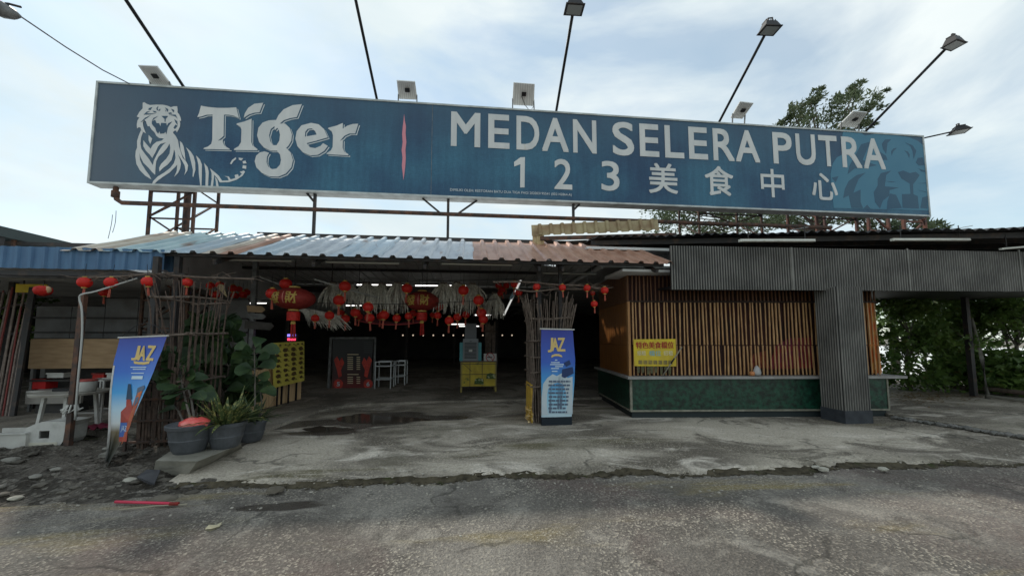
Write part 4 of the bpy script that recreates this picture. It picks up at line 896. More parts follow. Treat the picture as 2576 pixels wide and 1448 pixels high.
MB().obox(p-V((0,.03,.02)), q-p, V((0,.05,0)), V((0,0,.035))).build("housing", M["unlit"], t); MB().tube([p+V((.03,-.045,-.01)), q+V((0,-.045,-.01))],.012,8).build("tube", M["white"], t)
for u in (.2,.8):
    k = p.lerp(q,u); MB().bar(k+V((0,0,.015)), k+V((0,0,.3)),.012).build("hanger", M["steel_dark"], t)
for (px,py,dx,dy,lb) in ((2395,577,48,-22,"loose pale strip on the ragged roof edge, right one"),(1990,578,40,-16,"short broken sheet strip on the roof edge behind the fascia")):
    p, q = atY(px,py,6.6), atY(px+dx,py+dy*.4,6.9); b = MB().bar(p,q,.05,.015); solo(b, "loose_strip", M["frame"] if px>2200 else M["steel_grey"], lb, "roof strip")
post(2441,900,8.9,.11,fbot+.28,"dark post at the right holding up the soffit near the shrubs", z0=.15)

# ================================================================== LANTERNS
def big_lantern(px, py, wpx, Y, label):
    c = atY(px, py, Y); D = c.x*math.sin(YAW)+c.y*math.cos(YAW); r = wpx/2/FOC*D; h = r*.58
    t = thing("big_lantern", label, "lantern", c, "big oval lanterns with gold characters")
    b = MB(); prof = [(r*math.cos(a)**1.12 if math.cos(a) > 1e-6 else 0, h*math.sin(a)) for a in [(-math.pi/2*.86)+math.pi*.86*k/14 for k in range(15)]]
    n_ = 40; bi = len(b.v)
    for rr, z in prof:
        for k in range(n_):
            a = 2*math.pi*k/n_; q = rr*(1+.012*math.cos(a*20)); b.v.append(c+V((q*math.cos(a), q*math.sin(a), z)))
    for i in range(14):
        for k in range(n_): b.f.append((bi+i*n_+k, bi+i*n_+(k+1)%n_, bi+(i+1)*n_+(k+1)%n_, bi+(i+1)*n_+k)); b.m.append(0)
    b.f += [tuple(range(bi,bi+n_))[::-1], tuple(range(bi+14*n_, bi+15*n_))]; b.m += [0,0]
    b.build("lantern_body", M["red_dark"], t, True)
    MB().lathe([(r*.24,h*.93),(r*.26,h*.96),(r*.26,h*1.08),(r*.22,h*1.1)], c, 20).build("top_cap", M["gold"], t)
    MB().lathe([(r*.24,-h*1.1),(r*.26,-h*1.08),(r*.26,-h*.97),(r*.24,-h*.93)], c, 20).build("bottom_cap", M["gold"], t)
    def onb(x, z):                                  # the front of the lantern at a sideways and upward offset
        a = math.asin(max(-.98, min(.98, z/h))); rr = r*math.cos(a)**1.12*1.03; x = max(-rr*.97, min(rr*.97, x)); return c+V((x, -math.sqrt(max(0, rr*rr-x*x))-.008, z))
    for ch, x0, x1 in (("發", -.66, -.16), ("財", .10, .62)):
        b = MB(); word(b, ch, lambda u, v: onb(r*(x0+(x1-x0)*u-.12), h*(-.52+1.04*v)), .04); b.build("gold_character", M["gold"], t)
    b = MB()
    for k in range(7): z = h*(-.5+k/7); b.add([onb(r*-.12,z), onb(r*-.09,z), onb(r*-.09,z+h/7), onb(r*-.12,z+h/7)], [(0,1,2,3)])
    b.build("pale_stripe", mat("pale_pink_print",(.55,.22,.18),.6), t)
    s = r*.30; MB().lathe([(s,-h*1.95),(s*1.02,-h*1.9),(s*1.02,-h*1.2),(s*.96,-h*1.17)], c, 16).build("skirt", M["red"], t)
    b = MB(); zz = -h*1.95
    b.lathe([(.045,zz-.07),(.05,zz-.05),(.03,zz),(.012,zz+.02)], c, 10).build("knot", M["gold"], t)
    b = MB(); r_ = random.Random(2)
    for k in range(26):
        a = r_.uniform(0,6.28); q = r_.uniform(.01,.045); b.tube([c+V((q*math.cos(a),q*math.sin(a),zz-.06)), c+V((q*math.cos(a)*1.3,q*math.sin(a)*1.3,zz-.32-r_.uniform(0,.05)))], .006, 4)
    b.build("tassel", M["red"], t)
    zt_top = (zs(Y)-.05 if Y < 9 else tz-.11); MB().tube([c+V((0,0,h*1.15)), (c.x,c.y,zt_top)], .006, 5).build("hanging_cord", M["black"], t)
big_lantern(740,751,98,8.0,"big oval red lantern with gold characters hanging nearest the arrow boards")
big_lantern(1062,757,86,9.4,"big oval red lantern with gold characters hanging above the middle of the entrance")
# small round lantern, built once, then copied
proto = thing("small_lantern", "-", "lantern", (0,0,0), "small red lanterns")
b = MB(); prof = [(math.cos(a)**.8*.11 if abs(a) < 1.5 else .02, .098*math.sin(a)) for a in [-1.38+2.76*k/9 for k in range(10)]]
n_ = 20
for rr, z in prof:
    for k in range(n_):
        a = 2*math.pi*k/n_; q = rr*(1+.03*math.cos(a*10)); b.v.append(V((q*math.cos(a), q*math.sin(a), z)))
for i in range(9):
    for k in range(n_): b.f.append((i*n_+k, i*n_+(k+1)%n_, (i+1)*n_+(k+1)%n_, (i+1)*n_+k)); b.m.append(0)
b.build("lantern_body", mat("bright_lantern_red", (.85,.06,.045), .35, (.75,.05,.04), 30, trans=.5), proto, True)
MB().lathe([(.04,.092),(.042,.095),(.042,.115),(.036,.118)], (0,0,0), 12).build("top_cap", M["gold"], proto)
MB().lathe([(.036,-.118),(.042,-.115),(.042,-.095),(.04,-.092)], (0,0,0), 12).build("bottom_cap", M["gold"], proto)
b = MB()
for k in range(7): a = k*.9; b.tube([(.012*math.cos(a),.012*math.sin(a),-.115),(.018*math.cos(a),.018*math.sin(a),-.30)], .005, 4)
b.build("tassel", mat("pale_red_tassel",(.5,.12,.08),.7), proto)
MB().tube([(0,0,.115),(0,0,.36)], .004, 5).build("hanging_cord", M["black"], proto)
LAN = [ # px, py, depth, diameter in picture units, what it hangs by
 (213,710,6.8,27,"red lantern on the branch rail directly above the leaning post"),(280,710,6.8,26,"red lantern on the branch rail halfway between leaning post and branch column"),
 (372,708,6.75,25,"red lantern hanging against the outer post of the left branch column"),(471,710,7.0,22,"red lantern on the branch rail just right of the left branch column"),
 (262,735,8.6,20,"dim red lantern hanging behind and below the rail left of the branch column"),
 (529,718,9.4,17,"small red lantern left of the pale triangular pennant"),(553,717,9.4,18,"small red lantern touching the top of the pale pennant"),(543,741,9.8,17,"small dim lantern hanging below the pale pennant"),
 (586,725,10.4,18,"small red lantern above the fig plant, topmost of the dim cluster beside the grey post"),(602,727,10.8,14,"tiny red lantern in the cluster just left of the grey post"),(590,744,10.6,17,"small dim lantern lowest of the cluster above the fig plant"),(612,741,10.6,17,"small dim lantern touching the grey post in the cluster above the fig"),(620,735,11.0,16,"small dim lantern half behind the grey post"),
 (719,714,8.3,27,"red lantern hanging over the top cap of the nearer big lantern"),(685,738,7.9,27,"red lantern at the outer side of the nearer big lantern"),
 (868,720,8.6,26,"red lantern highest above the left palm skirts"),(853,755,8.8,26,"bright red lantern in front of the left end of the palm skirts"),(926,772,8.6,24,"bright red lantern hanging lowest in front of the middle palm skirts"),
 (829,793,9.0,21,"red lantern in front of the sloping palm bundle, right end"),(793,800,9.0,18,"red lantern in front of the sloping palm bundle, middle"),(858,787,10.2,16,"dim small lantern right of the sloping palm bundle"),(869,801,9.6,20,"red lantern directly above the corner of the crayfish menu frame"),
 (894,786,9.4,22,"red lantern at the left end of the row above the red banner strip"),(904,796,9.9,16,"small lantern tucked behind the first of the row above the red strip"),(930,799,9.4,22,"red lantern overlapping the red banner strip near its left"),(966,792,9.4,23,"bright red lantern above the middle of the red banner strip"),(957,795,10.0,18,"small lantern half hidden behind the bright one above the red strip"),(998,800,9.4,19,"red lantern at the middle right of the red banner strip"),(1028,795,9.6,19,"red lantern beside the skirt of the farther big lantern"),(1039,788,10.0,17,"small lantern nearly touching the farther big lantern's skirt"),
 (1024,725,9.0,24,"red lantern at the upper shoulder of the farther big lantern"),(1104,770,9.8,22,"red lantern half hidden by the farther big lantern"),(1101,793,9.6,18,"red lantern right below the farther big lantern"),(1088,792,10.2,13,"tiny lantern beside the skirt of the farther big lantern"),
 (1166,730,9.0,25,"red lantern high in front of the right palm skirts"),(1204,755,9.0,25,"bright red lantern at the right end of the palm skirts"),(1211,787,9.2,24,"bright red lantern above the cooler lid, upper of two touching"),(1216,803,9.2,21,"red lantern above the no smoking sign, lower of two touching"),(1130,806,9.2,21,"bright red lantern hanging low left of the cooler lid"),(1151,797,9.6,19,"red lantern between the low one and the cooler lid"),(1172,791,9.8,18,"red lantern directly above the cooler lid"),
 (1254,718,11,15,"dim lantern in the dark bunch right of the palm skirts, upper left"),(1263,728,11,16,"dim lantern in the dark bunch right of the palm skirts, centre"),(1274,718,11.2,15,"dim lantern in the dark bunch right of the palm skirts, upper right"),(1258,738,11,14,"dim lantern in the dark bunch right of the palm skirts, lowest"),
 (1294,715,9.2,18,"red lantern beside the slanting light strip, upper"),(1305,736,8.8,17,"red lantern beside the slanting light strip, lower"),
 (1350,721,7.4,18,"small red lantern on the rail over the left of the right branch column"),(1415,723,7.3,17,"small red lantern on the rail over the right of the branch column"),(1477,724,7.3,17,"small red lantern on the rail between branch column and wooden stall"),(1495,764,7.4,16,"lone red lantern hanging low beside the wooden stall corner"),(1521,730,7.3,18,"red lantern at the far end of the right branch rail"),(1491,737,8.2,12,"tiny red lantern between the rail and the low lone lantern")]
for i, (px, py, Y, dpx, lab) in enumerate(LAN):
    c = atY(px, py, Y); D = c.x*math.sin(YAW)+c.y*math.cos(YAW); s = dpx/FOC*D/.22*1.08
    r_ = random.Random(i)
    if i == 0: proto.location = c; proto.scale = (s,)*3; proto["label"] = lab; proto.rotation_euler = (0,0,.3)
    else:
        o = dup(proto, c, lab, r_.uniform(0,6), s); o.rotation_euler = (r_.uniform(-.08,.08), r_.uniform(-.08,.08), r_.uniform(0,6))
t = thing("torn_lantern", "half torn red and white lantern at the end of the left branch rail", "lantern", atY(112,730,6.8)); c = atY(108,731,6.8)
MB().lathe([(.03,-.08),(.09,-.05),(.11,0),(.10,.05),(.06,.075)], c, 14).build("lantern_body", M["red"], t, True); MB().lathe([(.02,-.05),(.04,-.03),(.05,0),(.04,.04),(.02,.06)], c+V((.07,-.01,.01)), 12).build("pale_lining", M["plywood"], t, True); MB().tube([c+V((0,0,.07)), c+V((0,0,.14))],.004,5).build("hanging_cord", M["black"], t)
# wires that the hall lanterns hang from
for k, (a, b_, Y, sag, lab) in enumerate((((640,752),(1250,752),9.2,.12,"black lantern wire across the entrance, lower"),((640,705),(1320,700),8.9,.05,"black lantern wire across the entrance, upper"))):
    p, q = atY(*a,Y), atY(*b_,Y); pts = [p.lerp(q,u/12)+V((0,0,-sag*4*(u/12)*(1-u/12))) for u in range(13)]
    solo(MB().tube(pts,.007,5), "lantern_wire", M["black"], lab, "wire")

# ================================================================== PALM SKIRTS
def skirt(px, py0, py1, wpx, Y, lab, seed, n=70, leanx=0.0):
    p, q = atY(px,py0,Y), atY(px,py1,Y); L_ = p.z-q.z; w = wpx/FOC*(p.y+p.x*.11); r_ = random.Random(seed)
    b = MB()
    for k in range(n):
        u = r_.uniform(-1,1); l = L_*r_.uniform(.5,1.1); wd = r_.uniform(.012,.026); d0 = r_.uniform(-.09,.09)
        x0 = p + V((u*w*.09, d0*.3, r_.uniform(-.03,.03)))
        pts = [x0 + V((u*w*.5*math.sin(f*1.4) + leanx*f*L_ + r_.uniform(-.012,.012), d0*f-.10*math.sin(f*2.2), -l*f**1.15)) for f in (0,.25,.5,.75,1)]
        base = len(b.v); a = r_.uniform(-1.4,1.4); sd = V((math.cos(a), math.sin(a), 0))
        for j, pt in enumerate(pts): ww = wd*(1-.72*(j/4)**2); b.v += [pt-sd*ww, pt+sd*ww]
        for j in range(4): b.f.append((base+2*j, base+2*j+1, base+2*j+3, base+2*j+2)); b.m.append(0)
    t = thing("palm_skirt", lab, "palm bundle", p, "dry palm bundles hanging over the entrance"); b.build("leaves", M["thatch"], t)
    b = MB(); b.tube([p+V((-w*.14,0,.02)), p+V((w*.14,0,.02))], .035, 8).build("binding", M["branch"], t)
SK = [(838,714,768,52,"first dry palm bundle from the left of the upper row"),(880,716,772,58,"second dry palm bundle from the left, beside the high red lantern"),(922,714,778,60,"dry palm bundle behind the bright lantern above the red strip"),(962,716,782,58,"dry palm bundle above the middle of the red banner strip"),(1000,714,776,54,"dry palm bundle just left of the farther big lantern"),
      (1116,715,775,56,"dry palm bundle just right of the farther big lantern"),(1150,713,778,58,"dry palm bundle under the high lantern on the right"),(1188,716,786,62,"last dry palm bundle of the upper row behind two bright lanterns")]
for i, (px, a, b_, w, lab) in enumerate(SK): skirt(px, a, b_+6, w*1.04, 9.5, lab, i+10, 74)
skirt(1244,740,800,46,9.9,"lower dry palm bundle hanging alone over the cooler corner",40,90)
t = thing("palm_skirt", "sloping dry palm bundle drooping under the nearer big lantern", "palm bundle", atY(770,785,9.6), "dry palm bundles hanging over the entrance"); b = MB(); r_ = random.Random(77)
for k in range(130):
    u = r_.random(); p = atY(752+u*75, 776+u*14+r_.uniform(-3,3), 9.6+r_.uniform(-.2,.2)); e = p + V((.15+.42*r_.random(), r_.uniform(-.12,.05), -.22-.22*r_.random())); m_ = p.lerp(e,.5)+V((.03,0,.06)); wd = r_.uniform(.008,.02); base = len(b.v)
    for j, pt in enumerate((p, m_, e)): w = wd*(1,.9,.25)[j]; b.v += [pt+V((-w*.4,0,-w)), pt+V((w*.4,0,w))]
    b.f += [(base,base+1,base+3,base+2),(base+2,base+3,base+5,base+4)]; b.m += [0,0]
b.build("leaves", M["thatch"], t); p, q = atY(748,777,9.65), atY(832,791,9.65); MB().tube([p,q],.03,7).build("binding", M["branch"], t); MB().bar(q, (q.x,q.y,tz-.1), .02).build("hanger", M["steel_dark"], t)

# ================================================================== BRANCH COLUMNS AND RAILS
def branch_column(x0, x1, y0, y1, z0, ztop, flare, lab, seed, mt, n=60, bands=(), zb=.0, name="branch_column", lean=(0,0)):
    t = thing(name, lab, "branch column", ((x0+x1)/2,(y0+y1)/2,z0)); r_ = random.Random(seed); b = MB()
    per = 2*((x1-x0)+(y1-y0))
    def rim(s):
        s %= per; w, d = x1-x0, y1-y0
        if s < w: return V((x0+s, y0, 0)), V((0,-1,0))
        s -= w
        if s < d: return V((x1, y0+s, 0)), V((1,0,0))
        s -= d
        if s < w: return V((x1-s, y1, 0)), V((0,1,0))
        s -= w; return V((x0, y1-s, 0)), V((-1,0,0))
    for k in range(n):
        p, nrm_ = rim(per*(k+r_.uniform(-.3,.3))/n); r0 = r_.uniform(.010,.021); top = ztop*r_.uniform(.9,1.0); fl = flare*r_.uniform(.3,1.15)
        pts = []; c = V(((x0+x1)/2,(y0+y1)/2,0)); out = (p-c).normalized()
        for j in range(8):
            f = j/7; z = z0+(top-z0)*f; k_ = max(0,(f-.68)/.32)
            pts.append(p + out*(fl*k_**1.6) + V((r_.uniform(-.016,.016), r_.uniform(-.016,.016), z)))
        b.tube(pts, [r0*(1-.45*j/7) for j in range(8)], 5)
    b.build("sticks", mt, t)
    b = MB()
    for z in bands:
        for (a, c) in (((x0,y0),(x1,y0)),((x1,y0),(x1,y1)),((x1,y1),(x0,y1)),((x0,y1),(x0,y0))):
            a, c = V((*a,z+r_.uniform(-.03,.03))), V((*c,z+r_.uniform(-.03,.03))); d = (c-a)*.08
            b.tube([a-d, a.lerp(c,.5)+V((0,0,r_.uniform(-.02,.02)))+((a.lerp(c,.5)-V(((x0+x1)/2,(y0+y1)/2,z))).normalized()*.03), c+d], .016, 6)
    b.build("bands", M["branch"], t); return t
lcx0, lcx1 = atY(352,900,6.3).x, atY(486,900,6.3).x
lc = branch_column(lcx0+.16, lcx1-.04, 6.25, 7.1, GZ, 2.66, .17, "tall brown branch column behind the blue banner on the left", 3, M["bark"], 21, (1.05,1.75,2.3))
b = MB(); r_ = random.Random(8)
for k in range(30):                                     # denser lower skin of split sticks
    x = lcx0+.08+(lcx1-lcx0-.05)*r_.random(); z1 = r_.uniform(.7,1.5); z0 = GZ+r_.uniform(.0,.25)
    b.bar((x,6.2+r_.uniform(-.03,.03),z0),(x+r_.uniform(-.04,.04),6.2,z1),r_.uniform(.02,.045),.012)
b.build("split_sticks", M["bark"], lc)
b = MB()
for z in (GZ+.12, GZ+.42, GZ+.72): b.bar((lcx0-.05,6.17,z),(lcx1+.02,6.17,z+r_.uniform(-.02,.02)),.03)
b.bar((lcx0,6.16,GZ),(lcx0,6.16,.9),.035).bar((lcx1,6.16,GZ),(lcx1,6.16,.85),.035)
b.build("base_frame", M["steel_rust"], lc)
rcx0, rcx1 = atY(1340,900,7.35).x, atY(1432,900,7.35).x
rc = branch_column(rcx0, rcx1, 7.3, 8.1, GZ, 2.60, .18, "grey brown branch column flaring at the top behind the upright banner", 5, M["branch"], 64, (.75,1.05,1.35,1.62,2.08))
b = MB(); b.obox((rcx0-.03,7.32,GZ),(0,.72,0),(.02,0,0),(0,0,.72)); b.build("yellow_wrap", mat("yellow_cloth",(.60,.40,.06),.7,(.45,.25,.04),9,bump=.4,bscale=12), rc)
b = MB(); r_ = random.Random(9)
for k in range(34):
    c = V((rcx0-.05+r_.uniform(-.05,.05), 7.3+r_.uniform(-.02,.5), GZ+r_.uniform(.0,.30))); s = r_.uniform(.02,.05)
    b.add([c+V((r_.uniform(-s,s),r_.uniform(-s,s),r_.uniform(-s,s))) for _ in range(4)], [(0,1,2),(0,2,3),(1,3,2)])
b.build("wrap_scraps", mat("orange_scrap",(.55,.30,.03),.7,(.6,.5,.3),20), rc)
def rail(pxs, Y, lab, seed, twigs=14):
    pts = [atY(x,y,Y) for x, y in pxs]; t = thing("branch_rail", lab, "branch rail", pts[0]); r_ = random.Random(seed)
    MB().tube(catmull(pts,4,False), .017, 6).build("branch", M["branch"], t); b = MB()
    for k in range(twigs):
        j = r_.randrange(len(pts)-1); p = pts[j].lerp(pts[j+1], r_.random()); d = (pts[j+1]-pts[j]).normalized()
        q = p + d*r_.uniform(-.3,.35) + V((0, r_.uniform(-.08,.08), r_.uniform(-.13,.12)))
        b.tube([p, p.lerp(q,.5)+V((0,0,r_.uniform(-.03,.03))), q], [.008,.006,.003], 4)
    b.build("twigs", M["branch"], t)
rail([(205,699),(260,697),(320,694),(365,690),(388,689)],6.8,"crooked branch rail from the white pipe to the left column",1,26)
rail([(388,689),(440,693),(500,697),(560,699),(640,702)],6.95,"branch rail running right from the left column over the fig plant",2,24)
rail([(1240,709),(1330,709),(1400,716),(1460,718),(1527,729)],7.35,"branch rail across the top of the right branch column",3,30)
rail([(1295,727),(1340,733),(1400,727),(1460,727),(1520,724)],7.4,"lower thin branch rail above the upright banner",4,12)

# ================================================================== BANNERS
def banner_col(name, z0, z1):
    return gradient_mat(name, [(0,(.48,.60,.66)),(.22,(.24,.52,.70)),(.42,(.045,.28,.60)),(.62,(.02,.09,.44)),(1,(.026,.038,.28))], z0, z1, .42)
gp = mat("gold_lettering", (.62,.45,.17), .5); M["dark_text"] = mat("dark_print", (.10,.13,.19), .6); M["pale_text"] = mat("pale_print", (.55,.66,.72), .6)
# right: upright banner on a black foot
BY = 7.12
bn = thing("banner_stand", "upright blue banner on a black foot beside the right branch column", "banner", G(1400,1078,GZ)); 
L_ = [(1362,828),(1361,870),(1361,920),(1362,980),(1362,1050)]; R_ = [(1441,830),(1444,870),(1447,905),(1445,960),(1438,1050)]
def interp(pts, f):
    f = f*(len(pts)-1); i = min(int(f), len(pts)-2); u = f-i; return (pts[i][0]*(1-u)+pts[i+1][0]*u, pts[i][1]*(1-u)+pts[i+1][1]*u)
def Rb(u, v, lift=0.0):                                  # u across, v down
    a, c = interp(L_, v), interp(R_, v); p = atY(a[0]*(1-u)+c[0]*u, a[1]*(1-u)+c[1]*u, BY); p.y += .02*math.sin(v*5+.5)*math.sin(u*2.6+.4)-lift; return p
def cloth(fn, nu, nv, th=.006):
    b = MB(); 
    for l in (0, -th):
        for j in range(nv+1):
            for i in range(nu+1): b.v.append(fn(i/nu, j/nv, l))
    k = (nu+1)*(nv+1)
    for j in range(nv):
        for i in range(nu):
            a = j*(nu+1)+i; b.f += [(a+nu+1, a+nu+2, a+1, a), (k+a, k+a+1, k+a+nu+2, k+a+nu+1)]; b.m += [0,0]
    return b
z0, z1 = Rb(.5,1).z, Rb(.5,0).z
cloth(Rb, 10, 24).build("cloth", banner_col("upright_banner_print", z0, z1), bn, True)
def px_of(L_, R_, x, y):                                 # a picture point as (u, v) on a banner with edges L_, R_
    v = .5
    for _ in range(12):
        a, c = interp(L_, v), interp(R_, v); u = (x-a[0])/(c[0]-a[0]); yy = a[1]*(1-u)+c[1]*u
        dv = .01; a2, c2 = interp(L_, min(1,v+dv)), interp(R_, min(1,v+dv)); y2 = a2[1]*(1-u)+c2[1]*u
        v = min(1, max(0, v + (y-yy)/((y2-yy)/dv if abs(y2-yy) > 1e-6 else 200)))
    return u, v
def RP(x, y, lift=.006): return Rb(*px_of(L_, R_, x, y), lift)
def quad_word(mb, body, corners, P, bold=0.0):           # corners in picture units: lb, rb, rt, lt
    f = rect_fn(*[(a, c, 0) for a, c in corners])
    for ox, oy in ((0,0),) + (((bold,0),(0,bold),(bold,bold)) if bold else ()):
        vs, fs = text_flat(body); mb.add([P(f(u,v).x+ox, f(u,v).y+oy) for u, v in vs], fs)
b = MB(); quad_word(b, "J", ((1378,884),(1390,884),(1391,849),(1380,849)), RP, 1.6); quad_word(b, "A", ((1388,881),(1405,881),(1399,849),(1393,849)), RP, 1.6); quad_word(b, "Z", ((1403,882),(1421,882),(1420,849),(1403,849)), RP, 1.6)
b.build("brand_lettering", gp, bn)
def patch2(mb, pxs, P, grid=True):
    if len(pxs) == 4:
        f = rect_fn(*[(a, c, 0) for a, c in pxs]); n = 6; base = len(mb.v)
        for j in range(n+1):
            for i in range(n+1): q = f(i/n, j/n); mb.v.append(P(q.x, q.y))
        for j in range(n):
            for i in range(n): a = base+j*(n+1)+i; mb.f.append((a,a+1,a+n+2,a+n+1)); mb.m.append(0)
    else:
        tr = tessellate_polygon([[V((a,-c,0)) for a, c in pxs]]); base = len(mb.v); mb.v += [P(a,c) for a, c in pxs]
        for q in tr:
            a, c, d = [mb.v[base+i] for i in q]; q = q if (c-a).cross(d-a).y < 0 else q[::-1]; mb.f.append(tuple(base+i for i in q)); mb.m.append(0)
b = MB(); patch2(b, [(1388,893),(1396,890),(1406,890),(1413,893),(1415,898),(1404,895),(1396,895),(1387,899)], RP); b.build("ribbon_emblem", gp, bn)
b = MB()
for y, a, c in ((904,1396,1402),(910,1386,1408),(915,1384,1418),(920,1396,1416),(925,1386,1406),(932,1388,1402)): patch2(b, [(a,y+2.2),(c,y+2.2),(c,y),(a,y)], RP)
b.build("small_text", M["pale_text"], bn)
b = MB(); patch2(b, [(1362,1000),(1366,965),(1376,950),(1390,940),(1400,945),(1412,938),(1428,950),(1440,946),(1440,1040),(1362,1043)], lambda x,y: RP(x,y,.008)); b.build("cloud_print", mat("pale_cloud_print",(.42,.50,.55),.6,(.5,.56,.6),3), bn)
b = MB(); r_ = random.Random(6)
for k in range(9):
    y = 956+k*9.6; f0_ = 1380-(k%2); 
    x = f0_
    while x < 1432-k*1.2:
        w = r_.uniform(4,10); patch2(b, [(x,y+4.6),(min(x+w,1434-k),y+4.6),(min(x+w,1434-k),y),(x,y)], lambda x,y: RP(x,y,.011)); x += w+1.6
b.build("bottle_row_print", M["dark_text"], bn)
b = MB(); patch2(b, [(1414,928),(1440,922),(1443,938),(1420,950),(1412,946)], lambda x,y: RP(x,y,.010)); patch2(b, [(1418,912),(1432,905),(1436,915),(1424,922)], lambda x,y: RP(x,y,.010)); b.build("dark_print", mat("navy_print",(.02,.04,.12),.6), bn)
p, q = Rb(0,0), Rb(1,0); MB().tube([p+V((-.03,0,.01)), q+V((.03,0,.01))], .014, 8).build("top_rod", M["white"], bn)
p, q = Rb(0,1), Rb(1,1); MB().box((p.x,BY-.03,GZ),(q.x,BY+.12,p.z+.01)).build("foot", mat("black_foot",(.008,.014,.022),.5), bn)
MB().bar((p.x+.02,BY+.05,p.z),(p.x+.02,BY+.05,z1),.02).build("pole", M["black"], bn)
# left: hanging banner twisted by the wind
L2 = [(301,850),(294,880),(287,905),(281,940),(276,980),(273,1030),(272,1080),(268,1130),(261,1182)]; R2 = [(420,845),(408,880),(397,905),(386,935),(372,968),(356,1003),(335,1050),(305,1110),(266,1180)]
def Lb(u, v, lift=0.0):
    a, c = interp(L2, v), interp(R2, v); Y = 6.05-.38*v**1.2 + .16*math.sin(u*math.pi)*v - .22*(u*v)
    return atY(a[0]*(1-u)+c[0]*u, a[1]*(1-u)+c[1]*u, Y - lift)
hb = thing("hanging_banner", "twisted blue hanging banner with a printed bottle in front of the left branch column", "banner", Lb(.5,0))
z0, z1 = Lb(.5,1).z, Lb(.5,0).z
cloth(Lb, 10, 30).build("cloth", gradient_mat("hanging_banner_print", [(0,(.02,.03,.03)),(.19,(.05,.045,.03)),(.27,(.16,.12,.06)),(.33,(.55,.58,.58)),(.43,(.42,.58,.68)),(.56,(.05,.32,.66)),(.72,(.025,.13,.52)),(1,(.028,.045,.30))], z0, z1, .35), hb, True)
def LP(x, y, lift=.007): return Lb(*px_of(L2, R2, x, y), lift)
b = MB(); quad_word(b, "J", ((329,903),(345,905),(352,869),(340,869)), LP, 2); quad_word(b, "A", ((345,904),(362,905),(365,869),(358,869)), LP, 2); quad_word(b, "Z", ((366,904),(383,905),(391,869),(372,868)), LP, 2); b.build("brand_lettering", gp, hb)
b = MB(); patch2(b, [(336,907),(350,910),(363,910),(377,907),(375,914),(362,917),(348,916),(337,914)], LP); b.build("ribbon_emblem", gp, hb)
b = MB()
for y, a, c in ((922,328,368),(927,334,366),(937,330,362)): patch2(b, [(a,y+2),(c,y+2),(c,y),(a,y)], LP)
patch2(b, [(330,953),(358,953),(360,945),(332,945)], LP); b.build("small_text", M["pale_text"], hb)
lp2 = lambda x,y: LP(x,y,.011)
b = MB(); patch2(b, [(318,1004),(329,1004),(333,1030),(324,1060),(303,1060),(304,1035),(317,1022)], lp2); patch2(b, [(299,1110),(303,1060),(324,1060),(318,1110)], lp2); b.build("bottle_print", mat("red_bottle_print",(.42,.05,.02),.5,(.30,.03,.02),6), hb)
b = MB(); patch2(b, [(322,965),(329,965),(332,1004),(317,1004)], lp2); b.build("bottle_neck_print", mat("teal_print",(.015,.05,.10),.5), hb)
b = MB(); patch2(b, [(299,1098),(303,1062),(320,1062),(316,1098)], lambda x,y: LP(x,y,.014)); b.build("label_print", mat("blue_label_print",(.03,.10,.35),.5), hb)
b = MB(); quad_word(b, "JAZ", ((303,1086),(317,1088),(319,1071),(306,1069)), lambda x,y: LP(x,y,.017), 0); b.build("label_lettering", M["pale_text"], hb)
b = MB(); patch2(b, [(345,985),(360,978),(352,1000),(338,1040),(326,1072),(318,1075),(330,1030)], lp2); patch2(b, [(328,1045),(338,1035),(326,1075),(312,1105),(305,1118),(314,1085)], lp2); b.build("orange_bottle_print", mat("orange_bottle_print",(.5,.12,.02),.5,(.35,.06,.02),7), hb)
b = MB(); patch2(b, [(346,975),(362,968),(364,976),(350,990),(342,995)], lambda x,y: LP(x,y,.014)); patch2(b, [(341,1000),(352,992),(346,1010),(336,1022)], lambda x,y: LP(x,y,.014)); b.build("bottle_cap_print", M["dark_text"], hb)
p, q = Lb(0,0), Lb(1,0); MB().tube([p+V((-.02,0,.005)), q+V((.02,0,.005))], .012, 8).build("top_rod", M["white"], hb)
tp = atY(366,812,6.15); MB().tube([p, p.lerp(tp,.6)+V((0,0,.05)), tp, tp.lerp(q,.5)+V((0,0,.05)), q], .006, 5).build("hanging_cord", M["black"], hb)
b = MB(); 
for j in range(14):
    v0, v1 = .3+.7*j/14, .3+.7*(j+1)/14; b.add([Lb(-.0,v0,.004), Lb(.04+.22*v0**4,v0,.004), Lb(.04+.22*v1**4,v1,.004), Lb(-.0,v1,.004)], [(3,2,1,0)])
b.build("white_hem", M["white"], hb)

# ================================================================== LEFT STALL THINGS
lp0 = G(170,1131,.02); lpt = atY(211,742,6.75)
t = thing("leaning_post", "leaning rusty steel post in front of the left stall", "post", lp0); MB().bar(lp0+V((0,0,-.05)), lpt, .07).build("shaft", M["steel_rust"], t)
c = lp0.lerp(lpt,.26); 
b = MB(); r_ = random.Random(2)
for k in range(16):
    a = r_.uniform(0,6.28); b.tube([c+V((.05*math.cos(a),.05*math.sin(a),.05)), c+V((.09*math.cos(a),.09*math.sin(a)-.02,-.02-r_.uniform(0,.05))), c+V((.12*math.cos(a+.4),.1*math.sin(a+.4),-.01))], .012, 5)
b.build("plastic_tie", M["white"], t)
pp = [G(186,1060,.35), atY(196,960,6.55), atY(206,850,6.6), atY(206,780,6.6), atY(200,752,6.6), atY(206,740,6.6), atY(240,733,6.7), atY(300,714,6.8), atY(345,700,6.85)]
pp[0] = atY(189,1055,6.55)
solo(MB().tube(catmull(pp,4,False), .014, 8), "plastic_pipe", mat("grey_white_pipe",(.42,.42,.40),.5), "bent pale plastic pipe tied along the leaning post", "pipe", smooth=True)
